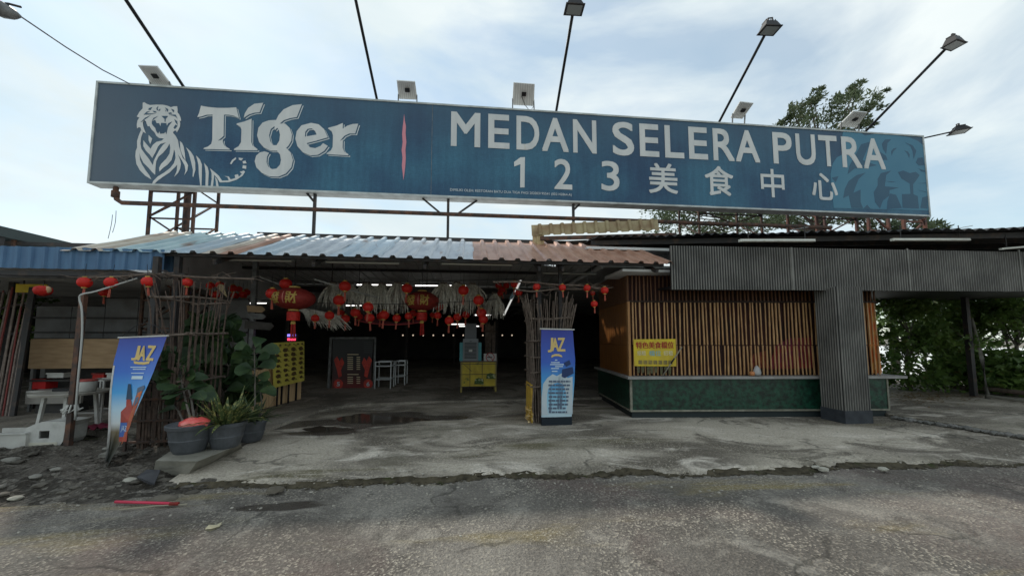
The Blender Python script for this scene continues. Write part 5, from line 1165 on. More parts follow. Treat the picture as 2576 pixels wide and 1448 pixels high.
# bamboo gate leaning at the left edge
gt = thing("stick_gate", "leaning gate of dark and red sticks at the left edge", "gate", G(20,1040,GZ)); r_ = random.Random(12)
g0, g1 = G(-60,1044,.14), G(30,1046,.14); b = MB(); br_ = MB()
tl, tr2 = atY(5,735,g0.y+.35), atY(84,722,g1.y+.35)
for k in range(11):
    u = (k+.5)/11; p = g0.lerp(g1,u); q = tl.lerp(tr2,u)+V((r_.uniform(-.05,.05),0,r_.uniform(-.1,.1)))
    (b if k%4 else br_).tube([p+V((0,-.02,0)),p.lerp(q,.5)+V((r_.uniform(-.03,.03),-.02,0)),q], .018*r_.uniform(.8,1.2), 6)
b.build("sticks", mat("grey_stick",(.27,.215,.19),.8,(.17,.13,.11),12), gt); br_.build("red_sticks", mat("red_painted_stick",(.22,.055,.05),.7), gt)
b = MB(); b.bar(g1, tr2, .12, .05).bar(g0, tl, .08, .05)
for f in (.05,.3,.45,.62,.86): b.bar(g0.lerp(tl,f)+V((0,.03,0)), g1.lerp(tr2,f+.02)+V((0,.03,0)), .04)
b.build("frame", M["steel_dark"], gt)
b = MB(); p, q = atY(38,735,9.2), atY(118,715,9.2); ysg = thing("stall_board", "narrow yellow board behind the top of the stick gate", "board", ((p.x+q.x)/2,9.2,p.z)); MB().box((p.x,9.2,p.z),(q.x,9.23,q.z)).build("board", M["yellow"], ysg); MB().bar((p.x+.1,9.25,q.z),(p.x+.1,9.25,b0+.1),.02).build("hanger", M["steel_dark"], ysg); MB().bar((q.x-.1,9.25,q.z),(q.x-.1,9.25,b0+.1),.02).build("hanger", M["steel_dark"], ysg)
# round white table with tub and lid
tc = G(178,1052,.14); Yt = 7.3; c = atY(180,983,Yt)
t = thing("round_table", "round white plastic table with chipped rim behind the leaning post", "table", (c.x, Yt, HZ)); 
MB().lathe([(.40,-.05),(.46,-.045),(.47,-.01),(.46,0),(.0,0.002)], c, 28).build("tabletop", mat("old_white_plastic",(.36,.34,.30),.5,(.24,.22,.19),5), t, False)
for a in (.6,2.2,3.8,5.3):
    MB().bar((c.x+.34*math.cos(a),Yt+.34*math.sin(a),HZ),(c.x+.28*math.cos(a),Yt+.28*math.sin(a),c.z-.04),.045).build("leg", M["white"], t)
c2 = atY(213,990,Yt-.1); c2.z = c.z+.003
t = thing("food_tub", "white square tub with red lid on the round table", "tub", c2); MB().lathe([(.12,0),(.135,.02),(.145,.15),(.14,.17)], c2, 4 if False else 18).build("tub", M["white"], t, True); MB().lathe([(.145,.17),(.148,.18),(.13,.2),(.0,.205)], c2, 18).build("lid", mat("dull_red_lid",(.34,.07,.06),.5), t)
c3 = atY(150,990,Yt-.05); c3.z = c.z+.003; p = c3+V((-.12,0,.0)); solo(MB().obox(p,(.42,.03,0),(0,.2,0),(0,0,.045)), "black_tray", M["black"], "flat black tray lying on the round white table", "tray")
rk = thing("metal_rack", "thin pale metal rack frame beside the round table", "rack", (atY(235,1040,7.6).x,7.6,HZ)); b = MB(); x0, x1 = atY(200,960,7.6).x, atY(262,960,7.6).x; zt2 = atY(230,957,7.6).z
for x in (x0,x1):
    for y in (7.6,8.0): b.bar((x,y,HZ),(x,y,zt2),.025)
for z in (zt2,HZ+.25):
    b.bar((x0,7.6,z),(x1,7.6,z),.025).bar((x0,8,z),(x1,8,z),.025).bar((x0,7.6,z),(x0,8,z),.025).bar((x1,7.6,z),(x1,8,z),.025)
b.build("frame", mat("pale_metal",(.42,.41,.39),.4), rk); MB().box((x0+.02,7.62,HZ+.24),(x1-.02,7.98,HZ+.25)).build("shelf", M["steel_grey"], rk)
# white containers and tray on the ground
t = thing("white_container", "white plastic container with a square hole beside the leaning post", "container", G(112,1128,.05)); p = atY(58,1126,6.6); q = atY(166,1126,6.6); zz0 = p.z-.02
Z = lambda y: atY(110,y,6.6).z
X = lambda x: atY(x,1090,6.6).x
b = MB(); sil = [(X(60),Z(1127)),(X(150),Z(1126)),(X(160),Z(1110)),(X(163),Z(1075)),(X(172),Z(1062)),(X(140),Z(1060)),(X(104),Z(1060)),(X(84),Z(1066)),(X(66),Z(1074)),(X(60),Z(1082))]
hole = [(X(98),Z(1102)),(X(124),Z(1102)),(X(124),Z(1083)),(X(98),Z(1083))]
b.poly([(x,6.62,z) for x, z in sil], FRONT, .02, holes=[[(x,6.62,z) for x, z in hole]]); b.poly([(x,6.95,z) for x, z in sil], FRONT, .02)
for i in range(len(sil)):
    (xa,za),(xb,zb_) = sil[i], sil[(i+1)%len(sil)]; b.add([(xa,6.61,za),(xb,6.61,zb_),(xb,6.94,zb_),(xa,6.94,za)], [(0,1,2,3)])
b.build("shell", M["white"], t); MB().box((X(90),6.85,Z(1108)),(X(130),6.88,Z(1078))).build("inner_panel", M["black"], t)
MB().poly([(X(66),6.60,Z(1124)),(X(146),6.60,Z(1124)),(X(146),6.60,Z(1112)),(X(66),6.60,Z(1112))], FRONT, .006).build("lower_lip", mat("yellowed_plastic",(.55,.52,.43),.5), t)
t = thing("white_trough", "long shallow white trough at the left edge of the ground", "trough", G(20,1130,.05)); zz1, zz2 = atY(20,1131,6.55).z, atY(20,1092,6.55).z
b = MB(); xa, xb = atY(-90,1110,6.55).x, atY(64,1110,6.55).x
b.box((xa,6.55,zz1),(xb,6.58,zz2)); b.box((xa,7.0,zz1),(xb,7.03,zz2)); b.box((xb-.03,6.58,zz1),(xb,7.0,zz2)); b.box((xa,6.58,zz1),(xb-.03,7.0,zz1+.03)); b.build("shell", mat("grey_white_plastic",(.55,.54,.50),.5,(.45,.43,.4),4), t)
MB().box((xa,6.53,zz2),(xb+.01,6.585,zz2+.02)).build("rim", M["white"], t)
c = atY(243,1068,7.25); b = MB(); r_ = random.Random(3)
b.v = []; nU, nV = 14, 6
for j in range(nV+1):
    for i in range(nU+1): x = -.3+.62*i/nU; b.v.append(V((c.x+x, 7.25+.06*j-.15, HZ+.02+.05*abs(math.sin(i*1.1+j))+.05*r_.random())))
b.f = [(j*(nU+1)+i, j*(nU+1)+i+1, (j+1)*(nU+1)+i+1, (j+1)*(nU+1)+i) for j in range(nV) for i in range(nU)]; b.m = [0]*len(b.f)
solo(b, "cloth_heap", mat("dark_pink_cloth",(.22,.03,.06),.8), "dark pink cloth crumpled on the floor behind the twisted banner", "cloth", smooth=True)
p, q = atY(570,722,9.2), atY(540,706,9.2)
b = MB(); b.poly([atY(545,722,9.3),atY(572,748,9.3),atY(563,716,9.3),atY(553,714,9.3)], FRONT, .01); t = thing("pennant", "pale triangular pennant hanging among small lanterns", "pennant", atY(556,714,9.3)); b.build("cloth", mat("cream_cloth",(.50,.40,.24),.8), t); MB().tube([atY(558,714,9.3), atY(558,702,9.3)],.005,5).build("hanging_cord", M["black"], t)
# arrow boards on the grey post
for pts, mt, lab in (([(622,768),(660,770),(668,778),(660,786),(624,784)],"plywood","brown arrow board topmost on the grey post"),([(624,787),(662,789),(670,796),(662,803),(626,801)],"steel_grey","pale grey arrow board in the middle of the grey post"),([(618,806),(684,812),(690,820),(680,830),(616,826)],"steel_rust","dark weathered arrow board lowest on the grey post")):
    solo(MB().poly([atY(x,y,9.92) for x, y in pts][::-1], FRONT, .025), "arrow_board", M[mt] if mt!="steel_rust" else mat("weathered_board",(.10,.09,.085),.9,(.06,.055,.05),5), lab, "arrow sign")
# low pale bamboo fence by the entrance
fA, fB = G(648,1030,HZ), G(757,1002,HZ); fh = .86
bf = thing("bamboo_fence", "low pale bamboo panel fence beside the potted plants", "fence", fA); d = (fB-fA); L_f = d.length; dn = d.normalized(); b = MB(); fA0 = fA-dn*.85
n_ = 46
for k in range(n_):
    p = fA0+dn*((L_f+.85)*k/n_); r_ = random.Random(k); b.tube([p, p+V((0,0,fh+r_.uniform(-.02,.02)))], (L_f+.85)/n_*.5, 6)
b.build("bamboo_canes", M["bamboo_pale"], bf); b = MB()
for z in (.25,.7): b.bar(fA0+dn.cross(V((0,0,1)))*-.03+V((0,0,z)), fB+dn.cross(V((0,0,1)))*-.03+V((0,0,z)), .03)
b.build("rails", M["branch"], bf)
for u in (.5,.86): p = fA.lerp(fB,u); MB().bar(p+V((.03,-.06,0)), p+V((.03,-.06,1.0)), .035).build("stake", M["black"], bf)
# yellow menu board with rows of dishes
fn2 = V((dn.y, -dn.x, 0)); 
def on_fence(px, py, off):
    r_ = ray(px, py); o = V((0,0,CAMH)); return o + r_*((fA+fn2*off-o).dot(fn2)/r_.dot(fn2))
q4 = [on_fence(687,975,.16), on_fence(764,957,.16), on_fence(764,858,.16), on_fence(685,862,.16)]
mb_ = thing("menu_board", "yellow menu board covered in rows of dish photos in front of the bamboo fence", "menu board", V((q4[0].x, q4[0].y, HZ)))
b = MB(); b.poly(q4, fn2, .015); b.build("board", mat("olive_yellow_board",(.66,.56,.11),.6,(.55,.46,.09),5), mb_)
RFm = rect_fn(*[p+fn2*.019 for p in q4]); b = MB(); r_ = random.Random(14)
for j in range(8):
    for i in range(4 if j else 7):
        n = 4 if j else 7; u, v = (i+.5)/n+r_.uniform(-.02,.02), .94-.118*j; ru = (.10 if j else .045)*r_.uniform(.6,1.0); rv_ = ru*.62
        k = 9; base = len(b.v); b.v += [RFm(u+ru*math.cos(6.28*a/k)*r_.uniform(.7,1.1), v+rv_*math.sin(6.28*a/k)*r_.uniform(.7,1.1)) for a in range(k)]; b.f.append(tuple(range(base,base+k))); b.m.append(0)
b.build("dish_photos", mat("dish_print",(.14,.075,.03),.6,(.05,.035,.02),18), mb_); b = MB()
for j in range(8):
    for i in range(4):
        for k in range(2):
            u, v = (i+.5)/4+.085-.02*k, .94-.118*j-.035+.02*k; b.add([RFm(u-.03,v-.006),RFm(u+.03,v-.006),RFm(u+.03,v+.006),RFm(u-.03,v+.006)],[(0,1,2,3)])
b.build("caption_pattern", mat("dark_caption",(.10,.08,.03),.7), mb_)
for px in (700,728): p = on_fence(px,940,.13); MB().bar((p.x,p.y,HZ),(p.x,p.y,p.z+.3),.03).build("leg", M["black"], mb_)
led = thing("led_sign", "small lit blue and red LED sign above the yellow menu board", "LED sign", atY(733,850,10.8)); p, q = atY(720,857,10.8), atY(748,838,10.8)
MB().box((p.x,10.8,p.z),(q.x,10.86,q.z)).build("case", M["black"], led)
def rows(y0, y1, colr, nm, e):
    b = MB(); r_ = random.Random(nm)
    for k in range(5):
        x = 723+k*4.4; a, c = atY(x,y1,10.79), atY(x+3.2,y0,10.79); b.box((a.x,10.785,a.z),(c.x,10.795,c.z))
    b.build(nm, mat(nm, colr, .4, emit=colr, estr=e), led)
rows(840,846,(.25,.2,1),"blue_diodes",1.2); rows(850,856,(1,.05,.12),"red_diodes",1.2)
MB().bar(((p.x+q.x)/2,10.83,q.z),((p.x+q.x)/2,10.83,tz-.1),.02).build("hanger", M["steel_dark"], led)
# crayfish menu in a steel frame
cf = thing("menu_stand", "dark framed menu stand with red printed seafood and numbers 5 and 6", "menu stand", G(888,982,HZ)); Yc = 12.6
q4 = [atY(836,979,Yc), atY(932,979,Yc), atY(940,853,Yc), atY(838,853,Yc)]; MB().poly(q4, FRONT, .02).build("print", gradient_mat("dark_red_menu_print",[(0,(.16,.012,.01)),(.25,(.05,.01,.012)),(.6,(.012,.010,.012)),(1,(.012,.012,.014))], q4[0].z, q4[3].z, .35), cf)
b = MB(); b.bar(q4[3]+V((-.05,0,.04)), q4[2]+V((.06,0,.04)), .06).bar(V((q4[3].x-.08,Yc,HZ)), q4[3]+V((-.06,0,.06)), .07).bar(V((q4[2].x+.05,Yc,HZ)), q4[2]+V((.05,0,.06)), .05); b.build("frame", M["steel_grey"], cf)
PC = lambda x, y: atY(x, y, Yc-.03)
M["red_print"] = mat("red_menu_print", (.60,.06,.04), .5, (.35,.04,.03), 9)
for nm, cx_, ch in (("number_badge",851,"5"),("number_badge",926,"6")):
    b = MB(); patch2(b, [(cx_+12*math.cos(a*.449),965+12*math.sin(a*.449)) for a in range(14)], PC); o = b.build(nm, M["red_print"], cf); b = MB(); quad_word(b, ch, ((cx_-4,970),(cx_+3,970),(cx_+3,960),(cx_-4,960)), lambda x,y: atY(x,y,Yc-.04), .8); b.build("number", M["pale_text"], o)
b = MB()
for x0_, s in ((846,1),(930,-1)):
    patch2(b, [(x0_,925),(x0_+s*-6,905),(x0_+s*2,895),(x0_+s*8,908),(x0_+s*14,898),(x0_+s*20,912),(x0_+s*12,930),(x0_+s*14,945),(x0_+s*6,950)], PC)
b.build("crayfish_print", M["red_print"], cf); b = MB()
for y in (890,897,902,907,912,917,922,927,940,947,952,957,962): 
    patch2(b, [(874,y+2),(874+(14 if y not in (890,940) else 28),y+2),(874+(14 if y not in (890,940) else 28),y),(874,y)], PC); 
    if y not in (890,940): patch2(b, [(897,y+2),(906,y+2),(906,y),(897,y)], PC)
b.build("price_lines", mat("tan_print",(.6,.48,.32),.6), cf); b = MB()
for k in range(6): patch2(b, [(915,862+k*5),(936,862+k*5),(936,860+k*5),(915,860+k*5)], PC)
b.build("glass_stickers", mat("grey_print",(.06,.06,.065),.5), cf)
# stainless racks right of it
def rack(px0, px1, pyt, pyb, Y, lab, back):
    p, q = atY(px0,pyt,Y), atY(px1,pyt,Y); t = thing("steel_trolley", lab, "trolley", ((p.x+q.x)/2,Y,HZ), "steel trolleys beside the menu stand"); b = MB(); d = .5
    for x in (p.x,q.x):
        for y in (Y,Y+d): b.bar((x,y,HZ),(x,y,p.z),.03)
    for z in (p.z-.0, HZ+.28, p.z-.13):
        b.bar((p.x,Y,z),(q.x,Y,z),.03).bar((p.x,Y+d,z),(q.x,Y+d,z),.03).bar((p.x,Y,z),(p.x,Y+d,z),.03).bar((q.x,Y,z),(q.x,Y+d,z),.03)
    b.build("frame", mat("stainless_steel",(.45,.46,.47),.35,metal=.6), t); MB().box((p.x,Y,p.z-.14),(q.x,Y+d,p.z-.12)).build("tray", M["steel_grey"], t)
rack(945,984,910,978,12.3,"stainless trolley nearest the dark menu stand",0); rack(996,1019,908,975,13.2,"narrower stainless trolley standing behind the first",0)
# red banner strip over the menu
p, q = atY(900,812,10.2), atY(1072,812,10.2); rbx = thing("red_banner", "sagging red banner strip edged in pink under the lantern row", "banner", ((p.x+q.x)/2,10.2,p.z)); b = MB(); n = 20
for j in range(2):
    for i in range(n+1): u = i/n; k = p.lerp(q,u); sg = .10*4*u*(1-u); b.v.append(V((k.x,10.2+.03*math.sin(i),k.z-sg+.07+.20*(1-j)*(.6+.4*math.cos(u*5)))))
b.f = [(i+n+1,i+n+2,i+1,i) for i in range(n)]; b.m = [0]*n; b.build("cloth", mat("dark_red_banner",(.14,.02,.025),.7,(.06,.015,.02),6), rbx); b = MB()
b.tube([b_ + V((0,-.01,0)) for b_ in [V((p.lerp(q,i/n).x,10.2,p.z-.10*4*(i/n)*(1-i/n)+.06)) for i in range(n+1)]], .014, 6); b.build("pink_edge", mat("pink_edge",(.45,.06,.07),.6), rbx); b = MB()
b.bar((p.x,10.22,p.z+.1),(p.x,10.22,tz-.11),.012).bar((q.x,10.22,p.z+.1),(q.x,10.22,tz-.11),.012); b.build("hanging_cord", M["black"], rbx)
# yellow table, cooler and no smoking board
Yt2 = 11.2; tb = thing("yellow_table", "narrow table wrapped in yellow sheets under the cooler", "table", (atY(1203,990,Yt2).x, Yt2, HZ)); a_, b_ = atY(1158,972,Yt2), atY(1249,910,Yt2)
for (x0,x1,z0,z1) in ((a_.x,b_.x,a_.z,b_.z),): MB().box((x0,Yt2,z0),(x1,Yt2+.55,z1)).build("yellow_wrap", mat("yellow_wrap",(.50,.38,.035),.5,(.36,.26,.03),5,col3=(.12,.14,.03),scale3=4,lo3=.62,hi3=.68), tb)
MB().box((a_.x-.02,Yt2-.03,b_.z),(b_.x+.02,Yt2+.58,b_.z+.035)).build("tabletop", mat("brown_tabletop",(.10,.07,.05),.6), tb)
for x in (a_.x, b_.x-.045):
    for y in (Yt2-.012, Yt2+.5): MB().box((x,y,HZ),(x+.045,y+.045,b_.z-.002)).build("leg", mat("olive_leg",(.28,.22,.06),.6), tb)
b = MB()
for u in (.0,.26,.60,1.0): x = a_.x+(b_.x-a_.x)*u; b.bar((x,Yt2-.012,a_.z),(x,Yt2-.012,b_.z),.014)
for v in (.0,.5,.92): z = a_.z+(b_.z-a_.z)*v; b.bar((a_.x,Yt2-.016,z),(b_.x,Yt2-.016,z),.014)
b.bar((a_.x+.05,Yt2-.02,b_.z-.02),(a_.x+.32,Yt2-.02,b_.z-.26),.012); b.build("wire_frame", mat("dark_wire",(.07,.06,.04),.6), tb)
b = MB(); w_ = lambda u,v: V((a_.x+(b_.x-a_.x)*u, Yt2-.022, a_.z+(b_.z-a_.z)*v))
for (u,v,w,h) in ((.40,.10,.24,.20),(.73,.32,.24,.18)): b.add([w_(u-.02,v),w_(u+w,v-.02),w_(u+w,v+h),w_(u+w*.4,v+h+.06),w_(u,v+h)],[(0,1,2,3,4)])
b.build("green_print", mat("green_print",(.05,.09,.02),.6,(.35,.35,.2),14,.55,.62), tb)
zt3 = b_.z+.035; co = thing("air_cooler", "grey and teal portable air cooler with raised lid on the yellow table", "air cooler", (atY(1183,905,Yt2).x, Yt2+.1, zt3)); x0, x1 = atY(1156,900,Yt2).x, atY(1211,900,Yt2).x; zc1 = atY(1183,856,Yt2).z
M["grey_pl"] = mat("grey_plastic",(.22,.235,.25),.45); M["teal_pl"] = mat("teal_plastic",(.06,.25,.28),.45)
xa, xb = x0+.09, x1-.09
b = MB(); b.box((xa,Yt2+.06,zt3),(xb,Yt2+.5,zc1)); b.obox((xa,Yt2+.06,zc1),(xb-xa,0,0),(0,.44,0),(0,0,.05)); b.build("body", M["grey_pl"], co)
MB().box((x0,Yt2+.02,zt3),(xa,Yt2+.48,zc1-.06)).build("side_panel", M["teal_pl"], co); MB().box((xb,Yt2+.02,zt3),(x1,Yt2+.48,zc1-.06)).build("side_panel", M["teal_pl"], co)
b = MB(); gx0, gx1, gz0, gz1 = xa+.05, xb-.05, zt3+.06, zc1-.05
b.box((gx0,Yt2+.045,gz0),(gx1,Yt2+.058,gz1)); b.build("grille_back", mat("dark_grey_grille",(.045,.048,.052),.5), co); b = MB()
for k in range(13): z = gz0+(gz1-gz0)*k/12; b.box((gx0,Yt2+.03,z-.006),(gx1,Yt2+.044,z+.006))
b.box((gx0-.015,Yt2+.028,gz0-.02),(gx0,Yt2+.058,gz1+.02)).box((gx1,Yt2+.028,gz0-.02),(gx1+.015,Yt2+.058,gz1+.02)); b.build("grille", M["grey_pl"], co)
cx_ = (xa+xb)/2; MB().box((cx_-.05,Yt2+.015,(gz0+gz1)/2-.035),(cx_+.05,Yt2+.028,(gz0+gz1)/2+.03)).build("badge", M["white"], co)
MB().box((cx_-.03,Yt2+.05,zc1-.03),(cx_+.04,Yt2+.059,zc1-.015)).build("handle", M["black"], co)
lidz = atY(1183,813,Yt2+.3).z; MB().obox((xa+.05,Yt2+.42,zc1+.052),(xb-xa-.1,0,0),(0,.04,0),(0,-.04,lidz-zc1-.05)).build("lid", mat("lid_grey",(.17,.18,.20),.4), co)
p, q = atY(1217,913,Yt2+.02), atY(1249,889,Yt2+.02); ns = thing("smoking_sign", "small white no smoking board leaning beside the cooler", "sign", ((p.x+q.x)/2,Yt2+.05,zt3)); MB().obox((p.x,Yt2+.01,zt3),(q.x-p.x,0,0),(0,.015,0),(0,.05,q.z-zt3)).build("board", mat("dull_white_board",(.42,.41,.40),.6), ns)
c = V(((p.x+q.x)/2,Yt2+.0,(zt3+q.z)/2+.0)); b = MB(); R0 = .13; cz = (zt3+q.z)/2; yo = lambda z: Yt2+.004+.05*(z-zt3)/(q.z-zt3)
for k in range(20):
    a0, a1 = 6.283*k/20, 6.283*(k+1)/20; pts = [(c.x+r*math.cos(a), yo(cz+r*math.sin(a)), cz+r*math.sin(a)) for r, a in ((R0,a0),(R0,a1),(R0*.82,a1),(R0*.82,a0))]; b.add(pts, [(3,2,1,0)])
b.add([(c.x-.085,yo(cz+.1),cz+.10),(c.x-.1,yo(cz+.085),cz+.085),(c.x+.085,yo(cz-.1),cz-.10),(c.x+.1,yo(cz-.085),cz-.085)],[(0,1,2,3)]); b.build("red_ring", mat("dull_red_print",(.30,.04,.04),.6), ns)
b = MB(); yy = yo(cz)-.003; b.add([(c.x-.09,yy,cz-.012),(c.x+.06,yy,cz-.012),(c.x+.06,yy,cz+.012),(c.x-.09,yy,cz+.012)],[(0,1,2,3)]); b.build("cigarette_print", M["black"], ns)
b = MB(); r_ = random.Random(4)
for k in range(22): x = atY(1221+r_.uniform(0,24),850,11.9).x; b.tube([(x,11.9+r_.uniform(-.1,.1),HZ),(x+r_.uniform(-.04,.04),11.9,atY(1230,815,11.9).z+r_.uniform(-.1,.1))],.013,5)
t = thing("stick_bundle", "upright bundle of dry sticks behind the no smoking board", "stick bundle", (atY(1232,900,11.9).x,11.9,HZ)); b.build("sticks", M["branch"], t); MB().tube([(atY(1217,830,11.9).x,11.78,1.9),(atY(1248,830,11.9).x,11.78,1.9)],.02,6).build("band", M["bark"], t)
p, q = atY(1310,705,9.0), atY(1268,792,9.9); solo(MB().bar(p,q,.04,.02), "light_strip", mat("bright_strip",(.7,.72,.7),.4,emit=(1,1,.97),estr=.3), "slanting bright strip hanging at the right of the palm bundles", "light strip")
p, q = atY(1300,716,9.15), atY(1280,752,9.4); solo(MB().obox(p,(.09,0,0),q-p,(0,.02,0)), "plastic_sheet", mat("pale_blue_panel",(.20,.30,.36),.5), "narrow pale blue panel behind the slanting bright strip", "sheet")
for a, b__, lab in (((655,697),(775,742),"thin pale pole slanting over the arrow boards toward the big lantern"),((790,702),(955,750),"bright thin pole slanting over the left palm bundles")):
    p, q = atY(*a,8.3), atY(*b__,9.4); solo(MB().tube([p,q],.016,6), "slanting_pole", mat("pale_pole",(.36,.36,.35),.5), lab, "pole")

# ================================================================== PLANTS
def leaf(mb, base, d, up, l, w, droop=.25, fold=.12):
    d = d.normalized(); s = d.cross(up)
    if s.length < .05: s = d.cross(V((.3,.8,.1)))
    s.normalize(); n = s.cross(d).normalized(); b = len(mb.v); prof = ((0,.06),(.2,.45),(.5,.85),(.78,1),(.94,.6),(1.0,.08))
    for f, ww in prof:
        c = base + d*(l*f) - V((0,0,droop*l*f*f)); mb.v += [c - s*(w*ww/2) + n*(fold*w*ww), c, c + s*(w*ww/2) + n*(fold*w*ww)]
    for i in range(5):
        a = b+3*i; mb.f += [(a,a+1,a+4,a+3),(a+1,a+2,a+5,a+4)]; mb.m += [0,0]
def fig(mbl, mbs, base, tip, n, seed, l=(.22,.36), spread=1.0, start=.35):
    r_ = random.Random(seed); mid = base.lerp(tip,.5)+V((r_.uniform(-.06,.06),r_.uniform(-.05,.05),0)); pts = catmull([base,mid,tip],5,False); mbs.tube(pts, [.016-.009*i/len(pts) for i in range(len(pts))], 6)
    for k in range(n):
        f = start+(1-start)*(k+.5)/n; p = pts[min(len(pts)-1,int(f*len(pts)))]; a = k*2.4+r_.uniform(-.4,.4); el = r_.uniform(-.1,.75)+(.35 if f > .85 else 0)
        d = V((math.cos(a)*math.cos(el), math.sin(a)*math.cos(el), math.sin(el))); ll = r_.uniform(*l)*spread
        q = p + d*.06; mbs.tube([p,q],.004,4); leaf(mbl, q, d, V((r_.gauss(0,.5),-.9,.55)), ll, ll*.72, r_.uniform(.1,.4), .10)
def fig_plant(lab, base, stems, seed):
    t = thing("fig_plant", lab, "plant", base); bl, bs = MB(), MB()
    for i, (b0_, tip, n, sp, stt) in enumerate(stems): fig(bl, bs, V(b0_), V(tip), n, seed+i, spread=sp, start=stt)
    bs.build("stem", M["trunk"], t); bl.build("leaves", M["leaf_fig"], t, False)
blk0 = [G(383,1190,.06), G(500,1192,.06), G(606,1122,.06), G(480,1118,.06)]
# concrete block under the pots
bt = .22; top = [G(x,y,bt) for x, y in ((392,1158),(496,1160),(606,1117),(470,1106))]; bot = [G(x,y,.03) for x, y in ((384,1192),(470,1196),(612,1128),(470,1118))]
blkm = MB().add(bot+top, [(0,1,5,4),(1,2,6,5),(2,3,7,6),(3,0,4,7),(4,5,6,7),(3,2,1,0)])
solo(blkm, "concrete_block", mat("pale_concrete",(.27,.255,.215),.9,(.18,.17,.14),5,bump=.4), "pale concrete block with sloping end under the grey plant pots", "concrete block")
def pot(px, pyb, wpx, hpx, zb, lab, name="plant_pot", Yo=0):
    c = G(px, pyb, zb); D = c.x*math.sin(YAW)+c.y*math.cos(YAW); r = wpx/2/FOC*D; h = hpx/FOC*D; c.y += r*.55
    t = thing(name, lab, "plant pot", c, "grey plastic plant pots"); b = MB()
    b.lathe([(r*.62,0),(r*.70,h*.1),(r*.83,h*.42),(r*.845,h*.46),(r*.83,h*.50),(r*.9,h*.8),(r*.9,h*.86),(r*1.0,h*.86),(r*1.02,h*.98),(r*.98,h*1.0),(r*.86,h*.97)], c, 28)
    b.build("pot", M["pot"], t, False); MB().lathe([(r*.86,h*.86),(r*.86,h*.9),(.02,h*.93)], c, 20).build("soil", M["soil"], t); return c, r, h
c1, r1, h1 = pot(455,1143,100,70,bt,"wide grey plastic pot holding a pink red bag, left of three")
c2_, r2_, h2 = pot(551,1130,88,62,bt,"grey plastic pot with striped grassy plant, middle of three")
c3_, r3_, h3 = pot(618,1113,72,52,.1,"dark grey pot with narrow leaved plant beside the low fence edge")
b = MB(); bc = c1+V((.08,-.06,h1*.92)); r_ = random.Random(1)
bm = bmesh.new(); bmesh.ops.create_icosphere(bm, subdivisions=3, radius=1)
vs = []
for v_ in bm.verts:
    q = v_.co; k = 1+.18*mnoise.noise(q*2.3)+.08*mnoise.noise(q*6); vs.append(bc+V((q.x*.17*k, q.y*.14*k, (q.z*.085*k)+.03)))
b.add(vs, [tuple(v_.index for v_ in f.verts) for f in bm.faces]); bm.free()
solo(b, "red_bag", mat("red_plastic_bag",(.68,.10,.09),.25,(.75,.30,.26),7,.5,.7), "shiny crumpled red plastic bag in the wide grey pot", "bag", smooth=True)
fig_plant("young fiddle leaf fig rising from the wide grey pot beside the twisted banner", c1+V((-.05,.05,h1*.9)), [(c1+V((-.02,.06,h1*.9)), atY(452,915,6.5), 26, .92, .4),(c1+V((-.09,.02,h1*.9)), atY(428,1005,6.4), 6, .75, .5),(c1+V((.0,.08,h1*.9)), atY(430,905,6.6), 16, .85, .4)], 21)
pb = G(560,1060,.1)
fig_plant("tall dark fiddle leaf fig clump behind the striped pot plant", pb, [(pb+V((dx,dy,0)), atY(px,py,Y_), int(n*1.0), 1.05, st_) for dx,dy,px,py,Y_,n,st_ in 4*((-.25,0,510,830,7.6,16,.3),(0,0,545,815,7.9,18,.3),(.2,.1,585,850,7.8,16,.3),(-.1,-.15,535,900,7.3,14,.2),(.1,-.2,575,920,7.3,14,.2),(-.35,-.1,500,905,7.3,13,.2),(.3,0,600,925,7.6,10,.35),(0,.2,520,960,7.4,12,.1),(.1,-.1,560,980,7.2,10,.1),(-.15,.2,495,815,8.0,12,.5))], 40)
pr = c3_+V((.03,.05,h3*.9))
fig_plant("slim fiddle leaf fig with bright leaves in front of the pale fence", pr, [(pr, atY(640,880,6.9), 20, .95, .42),(pr+V((.05,0,0)), atY(655,985,6.9), 3, .6, .8)], 61)
def grassy(c, r, h, n, lab, seed, l, mt):
    t = thing("grassy_plant", lab, "plant", c+V((0,0,h*.9))); b = MB(); r_ = random.Random(seed)
    for k in range(n):
        a = r_.uniform(0,6.28); q = r_.uniform(0,.6)*r; p = c+V((q*math.cos(a),q*math.sin(a),h*.92)); el = r_.uniform(.35,1.4); d = V((math.cos(a)*math.cos(el),math.sin(a)*math.cos(el),math.sin(el))); ll = r_.uniform(*l); w = r_.uniform(.022,.036); s = d.cross(V((0,0,1))).normalized(); base = len(b.v)
        for j in range(6):
            f = j/5; pt = p+d*(ll*f)+V((0,0,-.45*ll*f*f*(1.2-math.sin(el)))); ww = w*(1-f**2.2)*(.7+.6*f)+.001; b.v += [pt-s*ww, pt+V((0,0,-.006)), pt+s*ww]
        for j in range(5): q_ = base+3*j; b.f += [(q_,q_+1,q_+4,q_+3),(q_+1,q_+2,q_+5,q_+4)]; b.m += [0,0]
    b.build("leaves", mt, t); MB().lathe([(.05,h*.88),(.04,h*1.0),(.02,h*1.08)], c, 8).build("crown_base", M["leaf_fig"], t)
grassy(c2_, r2_, h2, 95, "striped green and cream grassy plant in the middle pot", 5, (.28,.58), M["leaf_var"])
grassy(c3_, r3_, h3, 70, "darker narrow leaved plant in the pot next to the fence", 6, (.22,.46), mat("dark_grassy_leaf",(.05,.075,.035),.5,(.11,.12,.05),16,.5,.62,trans=.15))

